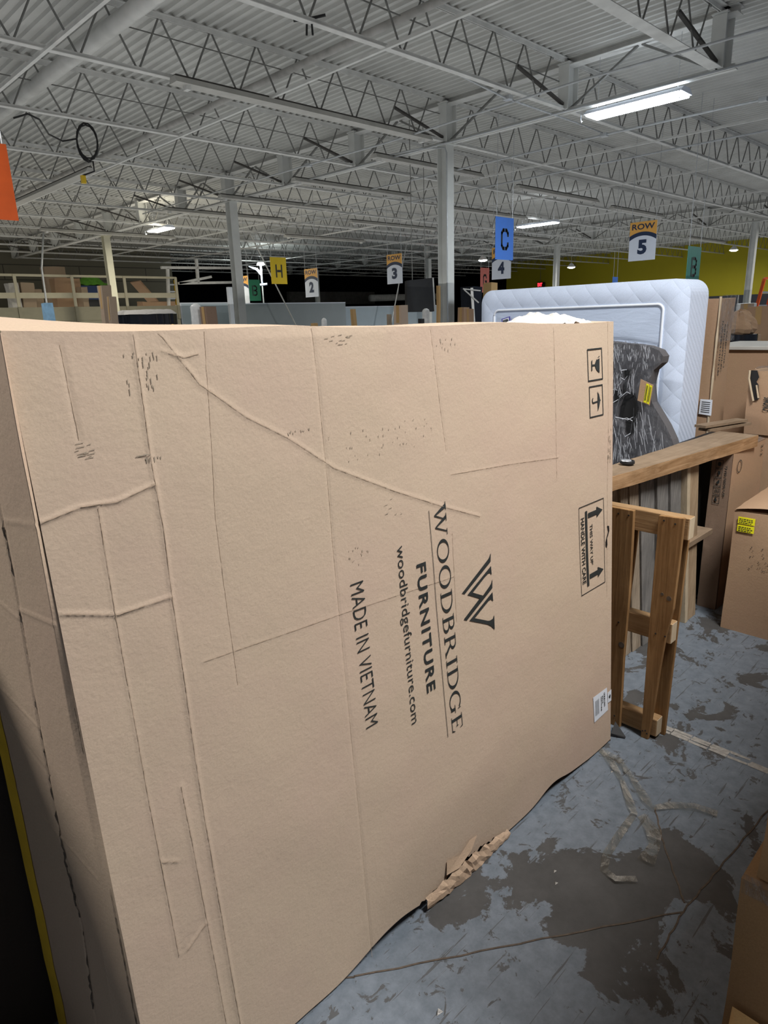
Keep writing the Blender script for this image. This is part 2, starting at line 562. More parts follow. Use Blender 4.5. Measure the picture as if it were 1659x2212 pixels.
def solo(name, mb, mats, label, cat, group=None, **k):
    return tag(make(name, mb, mats, **k), label, cat, group)


def struct(name, mb, mats, **k):
    o = make(name, mb, mats, **k)
    o['kind'] = 'structure'
    return o


def copy_tree(src, loc, label=None, group=None):
    r = src.copy(); COL.objects.link(r); r.location = loc
    if label: r['label'] = label
    if group: r['group'] = group
    for ch in list(src.children):
        c = ch.copy(); COL.objects.link(c); c.parent = r
        for g in list(ch.children):
            d = g.copy(); COL.objects.link(d); d.parent = c
    return r


def text_geo(body, bold=0.0, spacing=1.0):
    """flat outlines of a line of text scaled to a unit box: u 0..1 along the line, v 0..1 in height"""
    cu = bpy.data.curves.new('lettering', 'FONT')
    cu.body = body
    cu.offset = bold
    cu.resolution_u = 3
    cu.space_character = spacing
    ob = bpy.data.objects.new('lettering', cu)
    COL.objects.link(ob)
    dg = bpy.context.evaluated_depsgraph_get()
    me = ob.evaluated_get(dg).to_mesh()
    vs = [(v.co.x, v.co.y) for v in me.vertices]
    fs = [tuple(p.vertices) for p in me.polygons]
    ob.evaluated_get(dg).to_mesh_clear()
    bpy.data.objects.remove(ob)
    bpy.data.curves.remove(cu)
    x0 = min(v[0] for v in vs); x1 = max(v[0] for v in vs)
    y0 = min(v[1] for v in vs); y1 = max(v[1] for v in vs)
    return [((x-x0)/(x1-x0), (y-y0)/(y1-y0)) for x, y in vs], fs


def put_text(mb, body, fn, bold=0.0, spacing=1.0):
    vs, fs = text_geo(body, bold, spacing)
    mb.add([fn(u, v) for u, v in vs], fs)
    return mb


def stroke2d(mb, pts, w, fn, closed=False):
    n = len(pts)
    for i in range(n if closed else n-1):
        a = Vector((pts[i][0], pts[i][1])); b = Vector((pts[(i+1) % n][0], pts[(i+1) % n][1]))
        d = (b-a).normalized(); q = Vector((-d.y, d.x))*w/2
        a2, b2 = a-d*w*0.35, b+d*w*0.35
        mb.poly([fn(*(a2-q)), fn(*(b2-q)), fn(*(b2+q)), fn(*(a2+q))])


# ================================================================== STRUCTURE
X0, X1, YB, YE = -8.0, 44.0, -7.0, 40.0
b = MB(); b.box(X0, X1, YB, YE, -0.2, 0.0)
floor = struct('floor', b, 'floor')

# corrugated roof deck, ribs run along Y
PTC = 0.152
prof = []
x = X0
while x < X1:
    prof += [(x, 5.300), (x+0.046, 5.300), (x+0.062, 5.338), (x+0.136, 5.338)]
    x += PTC
b = MB()
vs = []; fs = []
for i, (px, pz) in enumerate(prof):
    vs += [(px, YB, pz), (px, YE, pz)]
    if i:
        fs.append((2*i-2, 2*i-1, 2*i+1, 2*i))
b.add(vs, fs)
b.add([(X0, YB, 5.42), (X1, YB, 5.42), (X1, YE, 5.42), (X0, YE, 5.42)], [(0, 1, 2, 3)])
struct('ceiling', b, 'deck')

# right wall: mustard, with a navy band
b = MB(); b.box(X1, X1+0.2, YB, 31.5, 0, 5.42)
struct('wall_right', b, 'yellow_wall')
b = MB(); b.box(X1-0.05, X1, YB, 20.0, 1.10, 2.25)
struct('trim_1', b, 'navy')
b = MB()
for k in range(9):
    b.box(X1-0.075, X1-0.05, 3.0+k*1.7, 3.06+k*1.7, 1.10, 2.25)
struct('trim_2', b, 'steel_dull')
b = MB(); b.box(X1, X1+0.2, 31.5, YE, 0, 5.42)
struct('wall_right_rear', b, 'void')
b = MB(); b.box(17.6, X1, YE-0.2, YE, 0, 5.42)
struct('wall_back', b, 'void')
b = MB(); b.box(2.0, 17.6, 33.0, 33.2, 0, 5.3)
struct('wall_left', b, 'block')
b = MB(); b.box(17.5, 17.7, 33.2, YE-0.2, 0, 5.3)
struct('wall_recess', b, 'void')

# floor cracks and joints
b = MB()
for pts in ([(0.60, 1.20), (0.829, 1.024), (1.20, 0.775), (1.588, 0.511)], [(1.40, 0.50), (1.588, 0.511), (1.80, 0.497), (2.172, 0.473), (2.6, 0.43)],
            [(1.62, 0.52), (1.80, 0.66), (1.93, 0.745)], [(0.95, 0.30), (1.12, 0.345), (1.3, 0.30)]):
    for (xa, ya), (xb, yb) in zip(pts, pts[1:]):
        N = 8
        for i in range(N):
            t0, t1 = i/N, (i+1)/N
            j = lambda t: 0.0022*math.sin(t*17+xa*31)
            p = Vector((xa+(xb-xa)*t0, ya+(yb-ya)*t0+j(t0), 0.0008)); q = Vector((xa+(xb-xa)*t1, ya+(yb-ya)*t1+j(t1), 0.0008))
            b.bar(p, q, 0.0045, 0.0018)
make('floor_crack', b, 'crease', parent=floor)['kind'] = 'structure'
# worn painted line
b = MB()
rr = random.Random(3)
for i in range(30):
    y0 = 0.95-i*0.07
    for k in range(3):
        xa = 2.365+k*0.017+rr.uniform(-.003, .003)
        if rr.random() < 0.93:
            b.poly([(xa, y0, .0012), (xa+.016, y0+rr.uniform(-.01, .01), .0012), (xa+.015, y0-.066, .0012), (xa+rr.uniform(-.003, .003), y0-.066, .0012)])
make('painted_line', b, 'floor_line', parent=floor)['kind'] = 'structure'

# ================================================================== ROOF STEEL
JY = [1.65, 4.06] + [6.32+2.425*k for k in range(14)]


def joist(x_start, x_end, y, heavy=False):
    L = x_end-x_start
    r = thing('roof_joist', 'painted open-web steel roof joist with zigzag rods', 'roof joist', (x_start, y, 4.6))
    w = 0.16 if heavy else 0.085
    b = MB()
    b.box(x_start, x_end, y-w/2, y+w/2, 4.600, 4.609)
    for sgn in (-1, 1):
        b.box(x_start, x_end, y+sgn*0.012, y+sgn*0.020, 4.609, 4.650)
    make('bottom_chord', b, 'steel', r)
    b = MB()
    b.box(x_start, x_end, y-w/2, y+w/2, 5.288, 5.298)
    for sgn in (-1, 1):
        b.box(x_start, x_end, y+sgn*0.012, y+sgn*0.020, 5.235, 5.288)
    make('top_chord', b, 'steel', r)
    pts = []
    xb = x_start+0.32
    while xb < x_end-0.4:
        for dx, z in ((-0.03, 4.66), (-0.012, 4.632), (0.012, 4.632), (0.03, 4.66), (0.327, 5.215), (0.345, 5.243), (0.369, 5.243), (0.387, 5.215)):
            pts.append((xb+dx, y, z))
        xb += 0.714
    b = MB(); b.tube(pts, 0.0125, 6)
    make('web', b, 'rod', r, smooth=True)
    b = MB()
    b.bar((x_end-0.05, y, 4.66), (x_end-1.35, y, 4.95), 0.05, 0.03)
    make('end_brace', b, 'housing_dark', r)
    return r


ORD = ['first', 'second', 'third', 'fourth', 'fifth', 'sixth', 'seventh', 'eighth', 'ninth', 'tenth', 'eleventh', 'twelfth', 'thirteenth', 'fourteenth', 'fifteenth', 'sixteenth', 'seventeenth', 'eighteenth']
bays = [(-7.94, 'left bay', 1, 13), (10.36, 'middle bay', 2, 16), (28.66, 'far right bay', 4, 16)]
j0 = joist(-7.94, 10.34, JY[2])
jh = joist(-7.94, 10.34, JY[1], True)
jh['label'] = 'wide painted roof joist nearest the camera, crossing the top right above the bright lamp'
jh['group'] = 'open-web roof joists'
for bi, (xs, where, a, e) in enumerate(bays):
    for n, k in enumerate(range(a, e)):
        if bi == 0 and k == 1:
            continue
        lab = 'grey open-web roof joist, %s nearest the camera in the %s' % (ORD[n], where)
        if bi == 0 and k == 2:
            j0['label'] = lab; j0['group'] = 'open-web roof joists'
            continue
        copy_tree(j0, (xs, JY[k], 4.6), lab, 'open-web roof joists')


def girder(xg, ys, lab):
    r = thing('roof_girder', lab, 'roof girder', (xg, ys[0], 4.58))
    y0, y1 = ys[0]-0.2, ys[-1]+0.2
    b = MB(); b.box(xg-0.10, xg+0.10, y0, y1, 5.20, 5.21); b.box(xg-0.10, xg+0.10, y0, y1, 5.288, 5.298); b.box(xg-0.008, xg+0.008, y0, y1, 5.21, 5.288)
    make('top_chord', b, 'steel', r)
    b = MB(); b.box(xg-0.09, xg-0.02, y0, y1, 4.58, 4.595); b.box(xg+0.02, xg+0.09, y0, y1, 4.58, 4.595)
    b.box(xg-0.03, xg-0.02, y0, y1, 4.595, 4.64); b.box(xg+0.02, xg+0.03, y0, y1, 4.595, 4.64)
    make('bottom_chord', b, 'steel', r)
    for i, y in enumerate(ys):
        b = MB(); b.box(xg-0.13, xg+0.13, y-0.012, y+0.012, 4.60, 5.21); b.box(xg-0.14, xg-0.125, y-0.09, y+0.09, 4.60, 5.21); b.box(xg+0.125, xg+0.14, y-0.09, y+0.09, 4.60, 5.21)
        b.box(xg-0.16, xg+0.16, y-0.1, y+0.1, 5.215, 5.235)
        make('post_plate', b, 'column', r)
        if i < len(ys)-1:
            ym = (y+ys[i+1])/2
            b = MB(); b.bar((xg, y+0.06, 4.63), (xg, ym-0.03, 5.20), 0.03, 0.035, (1, 0, 0)); b.bar((xg, ys[i+1]-0.06, 4.63), (xg, ym+0.03, 5.20), 0.03, 0.035, (1, 0, 0))
            make('diagonal', b, 'rod', r)
    return r


girder(10.35, JY[1:], 'painted steel roof girder running over the tall front columns')['group'] = 'roof girders'
girder(28.66, JY[3:], 'painted steel roof girder running over the far columns by the mustard wall')['group'] = 'roof girders'


def column(x, y, lab, mat='column', zt=4.58):
    r = thing('steel_column', lab, 'column', (x, y, 0), 'steel columns')
    b = MB()
    b.box(x-0.11, x+0.11, y-0.105, y-0.093, 0, zt); b.box(x-0.11, x+0.11, y+0.093, y+0.105, 0, zt); b.box(x-0.006, x+0.006, y-0.093, y+0.093, 0, zt)
    make('shaft', b, mat, r)
    b = MB(); b.box(x-0.16, x+0.16, y-0.16, y+0.16, zt-0.015, zt)
    make('cap_plate', b, mat, r)
    b = MB(); b.box(x-0.17, x+0.17, y-0.17, y+0.17, 0, 0.02)
    make('base_plate', b, mat, r)
    return r


column(10.35, 8.80, 'tall pale grey steel column nearest the camera, left of the blue sign')
column(10.35, 15.95, 'grey steel column rising left of the yellow letter sign')
column(10.45, 23.9, 'cream steel column in front of the storage platform railing', 'column_cream')
column(28.66, 9.42, 'pale steel column at the right edge beside the orange ladder')
column(28.66, 17.75, 'steel column behind the mattress near the red exit sign')
column(28.66, 25.6, 'thin distant steel column just left of the tall front column')
column(27.9, 34.2, 'faint distant steel column right of the second row sign')

b = MB(); b.tube([(10.17, 8.62, 0.0), (10.17, 8.62, 4.40), (10.22, 8.70, 4.50), (10.10, 9.2, 4.56), (10.0, 10.3, 4.57)], 0.014, 8)
solo('conduit', b, 'conduit', 'vertical conduit strapped to the left side of the tall front column', 'conduit', smooth=True)


def pipe(name, pts, r, mat, lab, cat='conduit', group='overhead conduits', boxes=()):
    t = thing(name, lab, cat, pts[0], group)
    b = MB(); b.tube(pts, r, 8)
    make('pipe', b, mat, t, smooth=True)
    for p in boxes:
        b = MB(); b.box(p[0]-.05, p[0]+.05, p[1]-.06, p[1]+.06, p[2]-.03, p[2]+.03)
        make('junction_box', b, 'conduit', t, bevel=0.006)
    return t


pipe('conduit', [(9.2, 1.5, 4.55), (9.05, 5.4, 4.55), (9.28, 9.3, 4.55), (9.24, 11.3, 4.55), (9.30, 18.7, 4.55)], 0.016, 'conduit',
     'long thin conduit crossing the ceiling left of the tall front column', boxes=[(9.26, 11.4, 4.55)])
pipe('conduit', [(11.95, 2.2, 4.52), (11.92, 3.9, 4.52), (11.86, 6.5, 4.52), (11.95, 9.8, 4.52), (11.95, 16, 4.52)], 0.018, 'conduit',
     'bright white conduit passing just beneath the lit lamp', boxes=[(11.86, 6.5, 4.52), (11.92, 4.0, 4.52)])
pipe('conduit', [(14.05, 2.5, 4.54), (14.05, 6.3, 4.54), (14.15, 11.6, 4.54), (14.15, 24, 4.54)], 0.018, 'conduit',
     'pale conduit crossing above the highest row sign')
pipe('conduit', [(10.12, 3.2, 4.54), (10.12, 8.6, 4.54), (10.12, 20.0, 4.54)], 0.014, 'conduit',
     'thin conduit clipped under the roof girder beside the front column')
pipe('conduit', [(7.6, 6.43, 4.67), (8.88, 6.44, 4.56), (10.84, 6.46, 4.55), (11.75, 6.48, 4.53)], 0.014, 'conduit',
     'short conduit branch running toward the lit lamp', boxes=[(8.95, 6.44, 4.57)])
pipe('conduit', [(4.4, 8.80, 5.08), (10.2, 8.80, 5.06)], 0.008, 'rod', 'thin dark wire run through the nearest left joist webs', 'wire', 'overhead wires')
pipe('conduit', [(3.4, 11.2, 5.02), (10.2, 11.24, 4.98)], 0.008, 'rod', 'thin dark wire run through the webs of the joist behind', 'wire', 'overhead wires')
pipe('conduit', [(4.4, 6.38, 5.05), (10.3, 6.40, 5.0)], 0.009, 'rod', 'thin dark wire run through the joist webs left of the lamp', 'wire', 'overhead wires')
pipe('sprinkler_pipe', [(4.21, 1.0, 4.98), (4.21, 14.2, 4.98)], 0.095, 'steel', 'thick round pipe crossing the top left corner of the ceiling', 'pipe', 'big overhead pipes')
pipe('sprinkler_pipe', [(6.75, 1.0, 5.02), (6.75, 30.0, 5.02)], 0.05, 'steel_dull', 'slimmer dull pipe crossing the upper left joists right of the thick one', 'pipe', 'big overhead pipes')
for i, (xx, zz, lab) in enumerate(((3.42, 4.57, 'thin bridging angle crossing the upper left corner under the joists'), (6.36, 4.585, 'long bridging angle crossing the left bay under the joists'),
                                   (13.4, 4.585, 'bridging angle in the middle bay right of the front column'), (17.0, 4.585, 'bridging angle in the middle bay behind the blue sign'),
                                   (21.5, 4.585, 'bridging angle far back in the middle bay'), (25.5, 4.585, 'bridging angle nearest the far columns'),
                                   (33.5, 4.585, 'bridging angle over the far right bay'))):
    b = MB(); b.box(xx-.022, xx+.022, 1.2, 38, zz, zz+.005); b.box(xx-.022, xx-.017, 1.2, 38, zz+.005, zz+.035)
    solo('bridging_angle', b, 'steel', lab, 'ceiling brace', 'bridging angles')

# unlit strip lamps along X
def strip(x0, x1, y, z, lab, along='X'):
    r = thing('strip_lamp', lab, 'ceiling lamp', (x0, y, z), 'unlit strip lamps')
    b = MB()
    sec = [(-0.10, 0.0), (0.10, 0.0), (0.055, 0.075), (-0.055, 0.075)]
    if along == 'X':
        b.prism([(x0, y+a, z+c) for a, c in sec], (x1-x0, 0, 0))
    else:
        b.prism([(y+a, x0, z+c) for a, c in sec], (0, x1-x0, 0))
    make('housing', b, 'housing', r)
    b = MB()
    if along == 'X':
        b.box(x0+.03, x1-.03, y-.04, y+.04, z+.075, z+.10)
    else:
        b.box(y-.04, y+.04, x0+.03, x1-.03, z+.075, z+.10)
    make('dark_gap_strip', b, 'housing_dark', r)  # dark strip painted in for the dark gap above the housing
    for s in (0.04, 0.96):
        b = MB(); px = x0+(x1-x0)*s
        if along == 'X':
            b.box(px-.03, px+.03, y-.05, y+.05, z-.05, z)
        else:
            b.box(y-.05, y+.05, px-.03, px+.03, z-.05, z)
        make('lamp_holder', b, 'steel', r)
    return r


for a, c, y, z, lab in ((9.65, 12.9, 9.95, 4.48, 'unlit strip lamp just left of the tall front column'), (9.75, 13.4, 12.55, 4.48, 'unlit strip lamp left of the front column, one joist farther'),
                        (9.5, 13.2, 15.1, 4.48, 'unlit strip lamp starting above the second column'), (9.3, 13.2, 17.5, 4.48, 'unlit strip lamp behind the second column'),
                        (14.6, 18.4, 10.2, 4.47, 'unlit strip lamp above the blue sign'), (19.8, 23.2, 10.5, 4.47, 'unlit strip lamp behind the highest row sign'),
                        (8.0, 12.4, 22.8, 4.48, 'unlit strip lamp above the cream column'), (15.2, 19.4, 13.2, 4.47, 'unlit strip lamp left of the second lit lamp'),
                        (15.0, 19.0, 16.6, 4.47, 'unlit strip lamp above the third row sign'), (15.4, 19.2, 20.5, 4.47, 'unlit strip lamp far behind the third row sign'),
                        (22.0, 26.0, 16.5, 4.47, 'unlit strip lamp near the far column behind the mattress'), (31.0, 35.0, 12.8, 4.47, 'unlit strip lamp in front of the mustard wall')):
    strip(a, c, y, z, lab)
strip(13.6, 18.9, 5.85, 4.40, 'unlit strip lamp pointing away at the far left edge', 'Y')
strip(4.9, 9.7, 8.62, 4.52, 'unlit strip lamp slung alongside the nearest left joist', 'X')


def lit(xc, y0, y1, z, mat, lab, power, color, w=0.17):
    r = thing('lit_lamp', lab, 'ceiling lamp', (xc, y0, z), 'lit ceiling lamps')
    b = MB(); b.prism([(xc-w-.02, y0-.03, z+.02), (xc+w+.02, y0-.03, z+.02), (xc+w*.6, y0-.03, z+.09), (xc-w*.6, y0-.03, z+.09)], (0, y1-y0+.06, 0))
    make('housing', b, 'white_sign', r)
    b = MB(); b.box(xc-w, xc+w, y0, y1, z-.01, z+.02)
    make('diffuser', b, mat, r, bevel=0.008)
    for yy in (y0+.1, y1-.1):
        b = MB(); b.tube([(xc, yy, z+.09), (xc, yy, 5.29)], 0.004, 5)
        make('hanger', b, 'conduit', r)
    for yy in (y0-.02, y0+.5, y1+.05):
        b = MB(); b.tube([(xc-w-.05, yy, z+.03), (xc-w-.05, yy, z-.05), (xc-w-.03, yy, z-.08), (xc-w-.01, yy, z-.06)], 0.005, 6)
        make('hook', b, 'white_sign', r, smooth=True)
    area('lamp_light', (xc, (y0+y1)/2, z-.03), w*2, y1-y0, power, color)
    area('lamp_uplight', (xc, (y0+y1)/2, z+.12), w*2, y1-y0, power*.06, color, (PI, 0, 0))
    return r


lit(10.35, 4.50, 5.90, 4.42, 'tube_cool', 'large brightly lit white lamp at the upper right of the ceiling', 90, (0.85, 0.93, 1.0))
lit(10.75, 20.0, 21.1, 4.42, 'tube_warm', 'lit warm-white lamp hanging on the left above the storage platform', 190, (1.0, 0.92, 0.72))
lit(20.4, 12.7, 14.1, 4.38, 'tube_cool', 'lit white lamp right behind the blue sign', 100, (0.9, 0.96, 1.0))

# ------------------------------------------------------------------ distant small lamps
for px, py, t, lab in ((1585, 541, 34, 'small round lit lamp above the mustard wall near the right column'), (1234, 578, 36, 'small round lit lamp left of the mustard wall'),
                       (1043, 563, 30, 'small round lit lamp above the red letter sign')):
    p = far(px, py, t)
    r = thing('high_bay_lamp', lab, 'ceiling lamp', p, 'small round lamps')
    b = MB(); b.tube([p+Vector((0, 0, .02)), p+Vector((0, 0, .10)), p+Vector((0, 0, .22))], [.22, .16, .06], 14)
    make('reflector', b, 'steel', r, smooth=True)
    b = MB(); b.tube([p+Vector((0, 0, -.04)), p+Vector((0, 0, .01))], [.10, .20], 14)
    make('lens', b, 'bulb', r, smooth=True)
    area('high_bay_light', p-Vector((0, 0, .06)), .3, .3, 260, (1.0, 0.98, 0.93))
    b = MB(); b.tube([p+Vector((0, 0, .22)), (p.x, p.y, 5.29)], .01, 5)
    make('stem', b, 'conduit', r)
# flood lamp post and bracket (bright, left)
p = far(563, 570, 33)
r = thing('flood_lamp', 'glaring white flood lamp on a bracket between the green and yellow signs', 'lamp', p)
rt = Vector((_R2.x, _R2.y, 0)).normalized()
b = MB(); b.tube([p, p-Vector((0, 0, 1.0))-rt*0.0], .05, 8)
make('post', b, 'white_sign', r, smooth=True)
b = MB(); b.tube([p-Vector((0, 0, 1.0))-rt*.35, p-Vector((0, 0, .95))+rt*.25], .06, 8)
make('cross_arm', b, 'white_sign', r, smooth=True)
b = MB(); b.tube([p-Vector((0, 0, .55)), p-Vector((0, 0, .25))-rt*.2, p-Vector((0, 0, .1))-rt*.6], [.04, .07, .03], 8)
make('side_arm', b, 'white_sign', r, smooth=True)
b = MB(); b.tube([p-Vector((0, 0, .05)), p+Vector((0, 0, .06))], [.2, .14], 12)
make('lens', b, 'bulb', r, smooth=True)
b = MB(); b.tube([p-Vector((0, 0, 1.0)), (p.x, p.y, 0)], .035, 8)
make('pole', b, 'steel_dull', r)
area('flood_light', (p.x-.6, p.y-.6, p.z-.1), .3, .3, 60, (0.9, 1.0, 0.97), (0.9, 0, -0.8))

# exit sign
p = onx(1167, 615, 43.6)
r = thing('exit_sign', 'small glowing red exit sign on the far wall above the mattress', 'exit sign', p)
b = MB(); b.box(p.x-.04, p.x+.3, p.y-.22, p.y+.22, p.z-.17, p.z+.17)
make('housing', b, 'black', r)
b = MB(); put_text(b, 'EXIT', lambda u, v: (p.x-.05, p.y+.19-.38*u, p.z-.12+.24*v), 0.04)
make('letters', b, 'exit_red', r)
b = MB(); b.tube([(p.x, p.y, p.z+.17), (p.x, p.y, 5.29)], .012, 5)
make('stem', b, 'rod', r)


# ================================================================== HANGING SIGNS
def hang(r, pts, zt=5.30):
    for q in pts:
        b = MB(); b.tube([q, (q[0], q[1], zt)], 0.006, 5)
        make('chain', b, 'conduit', r)


def sign_frame(px0, px1, py, w, plane):
    """top-left corner of a sign whose top edge spans px0..px1 at height py"""
    lo, hi = 1.0, 80.0
    for _ in range(50):
        m = (lo+hi)/2
        P = far(px0, py, m)
        Q = onx(px1, py, P.x) if plane == 'x' else ony(px1, py, P.y)
        ww = abs(Q.y-P.y) if plane == 'x' else abs(Q.x-P.x)
        if ww > w: hi = m
        else: lo = m
    return P


def row_sign(px0, px1, py, num, lab, h=0.80, w=0.61, warm=False):
    P = sign_frame(px0, px1, py, w, 'x')
    r = thing('row_sign', lab, 'sign', P, 'hanging row signs')
    fn = lambda off: (lambda u, v: (P.x-off, P.y-u*w, P.z-(1-v)*h))
    b = MB(); b.box(P.x, P.x+.012, P.y-w, P.y, P.z-h, P.z)
    pn = make('panel', b, 'white_sign', r)
    f1 = fn(.002)
    arc = lambda rad, cx=.5, cy=-.02: [(cx+rad*math.cos(a)*1.0, cy+rad*math.sin(a)*w/h) for a in [math.radians(180-k*180/28) for k in range(29)]]

    def clip(pts):
        return [(min(1, max(0, x)), y) for x, y in pts if True]
    R = 0.90
    N = 16
    def arcz(u, rad):
        return 0.0 + math.sqrt(max(0, rad*rad-(u-.5)**2))*w/h - 0.02
    b = MB()
    for i in range(N):
        u0, u1 = i/N, (i+1)/N
        b.poly([f1(u0, arcz(u0, .98)), f1(u1, arcz(u1, .98)), f1(u1, 1), f1(u0, 1)])
    make('amber_band', b, 'amber', pn)
    b = MB(); f2 = fn(.003)
    for i in range(N):
        u0, u1 = i/N, (i+1)/N
        b.poly([f2(u0, arcz(u0, .87)), f2(u1, arcz(u1, .87)), f2(u1, arcz(u1, 1.0)), f2(u0, arcz(u0, 1.0))])
    make('navy_arc', b, 'navy_ink', pn)
    f3 = fn(.005)
    b = MB(); put_text(b, 'ROW', lambda u, v: f3(.08+.84*u, .80+.15*v), 0.02)
    make('row_lettering', b, 'navy_ink', pn)
    b = MB()
    wd = .34 if num != '1' else .16
    put_text(b, num, lambda u, v: f3(.5-wd/2+wd*u, .16+.38*v), 0.05)
    make('number', b, 'navy_ink', pn)
    hang(r, [(P.x+.006, P.y-.05*w, P.z), (P.x+.006, P.y-.95*w, P.z)])
    return r


row_sign(1362, 1420, 482, '5', 'hanging sign with amber band reading ROW 5, largest and rightmost')
row_sign(1063, 1104, 536, '4', 'hanging row 4 sign partly hidden behind the blue C sign')
row_sign(835, 868, 551, '3', 'hanging sign with amber band reading ROW 3, left of the tall front column')
row_sign(657, 685, 582, '2', 'hanging sign with amber band reading ROW 2, right of the yellow H sign')
row_sign(511, 535, 598, '1', 'hanging row 1 sign half hidden behind the second column')


def letter_sign(px0, px1, py, letter, mat, lab, h=0.80, w=0.61, letter_mat='ink', chains=True, kind='y', tilt=0, P=None):
    P = P or sign_frame(px0, px1, py, w, 'y')
    r = thing('letter_sign', lab, 'sign', P, 'hanging letter signs')
    b = MB(); b.box(P.x, P.x+w, P.y, P.y+.008, P.z-h, P.z)
    pn = make('panel', b, mat, r)
    f = lambda u, v: (P.x+u*w, P.y-.003, P.z-(1-v)*h)
    lw = .085
    b = MB()
    L, R_, T, B_ = .34, .68, .70, .27
    if letter == 'C':
        for pts in ([(.47, T), (.42, T), (L, T-.07), (L, B_+.07), (.42, B_), (.47, B_)], [(.55, T), (.60, T), (R_, T-.07), (R_, T-.12)], [(.55, B_), (.60, B_), (R_, B_+.07), (R_, B_+.12)]):
            stroke2d(b, pts, lw, f)
    elif letter == 'H':
        for pts in ([(L, T), (L, B_)], [(R_, T), (R_, B_)], [(L+.08, .485), (R_-.08, .485)]):
            stroke2d(b, pts, lw, f)
    elif letter == 'B':
        for pts in ([(L, T), (L, B_)], [(L+.1, T), (.58, T), (R_, T-.06), (R_, .55), (.58, .49), (L+.1, .49)], [(.58, .49), (R_, .43), (R_, B_+.06), (.58, B_), (L+.1, B_)]):
            stroke2d(b, pts, lw*.9, f)
    elif letter == 'G':
        for pts in ([(R_, T-.1), (.6, T), (.42, T), (L, T-.07), (L, B_+.07), (.42, B_), (.6, B_), (R_, B_+.06), (R_, .45), (.54, .45)],):
            stroke2d(b, pts, lw, f)
    if letter:
        make('stencil_letter', b, letter_mat, pn)
    if chains:
        hang(r, [(P.x+.04, P.y+.004, P.z), (P.x+w-.04, P.y+.004, P.z)])
    return r


letter_sign(1071, 1110, 467, 'C', 'blue_sign', 'bright blue hanging sign with black stencil letter C')
letter_sign(583, 617, 555, 'H', 'yellow_sign', 'yellow hanging sign with black stencil letter H')
letter_sign(535, 561, 604, 'B', 'green_sign', 'green letter B sign hanging left of the yellow sign', h=.86)
letter_sign(1488, 1516, 531, 'B', 'teal_sign', 'teal green letter B sign hanging below right of the row 5 sign', h=.72)
letter_sign(1038, 1057, 578, 'G', 'red_sign', 'faded red letter G sign hanging below the row 4 sign', h=1.0)
letter_sign(0, 0, 0, '', 'orange_sign', 'plain orange hanging sign cut off by the left edge', P=Vector(far(14, 318, 7.6))+Vector((-.61, 0, .03)), h=.80)
letter_sign(1324, 1335, 598, '', 'blue_sign', 'tiny distant blue sign just above the mattress', w=.3, h=.3)

# dangling cable coil
c0 = onz(186, 298, 4.3)
rt3 = Vector((_R2.x, _R2.y, 0)).normalized()
b = MB()
pts = [onz(x, y, 4.6) for x, y in ((2, 240), (22, 275), (14, 262), (30, 255), (60, 246), (85, 258), (105, 290), (135, 305), (165, 300))]
base = pts[-1]
for k in range(1, 34):
    a = k/33*2*PI*2.3+PI
    pts.append(base+rt3*(.17+.17*math.cos(a))+Vector((0, 0, -.02+.27*math.sin(a)-.002*k)))
q = pts[-1]
pts += [q+Vector((0, 0, -.15)), base+rt3*.02+Vector((0, 0, -.55))]
b.tube(pts[3:], .014, 7)
t = thing('hanging_cable', 'black power cable looped in a coil under the upper left joists', 'cable', base)
make('cord', b, 'black', t, smooth=True)
q = Vector(pts[-1]); b = MB(); b.box(q.x-.035, q.x+.035, q.y-.03, q.y+.03, q.z-.12, q.z)
make('plug', b, 'ladder_yellow', t)['label'] = 'yellow plug end'
# dark bird-like clamp on the top joist
p = onz(667, 48, 4.62)
b = MB(); b.tube([p+rt*.03, p+Vector((0, 0, -.12))+rt*.035], .012, 6); b.tube([p-rt*.02, p+Vector((0, 0, -.12))-rt*.03], .012, 6); b.tube([p-rt*.16+Vector((0, 0, .02)), p+Vector((0, 0, .03)), p+rt*.18+Vector((0, 0, .06))], .015, 6)
solo('clamp', b, 'black', 'dark clamp dangling from the joist at the top centre', 'clamp')

# ================================================================== THE BIG CARTON
UL, UR, HT = 0.315, 2.17, 1.60
YB0 = 1.029
KL = 0.0583


def top_z(u):
    return 1.600 - 0.036*(u-UL)/(UR-UL) + 0.003*math.sin(u*9)-0.004*math.exp(-((u-.98)/.09)**2) - .003*math.exp(-((u-1.72)/.05)**2)


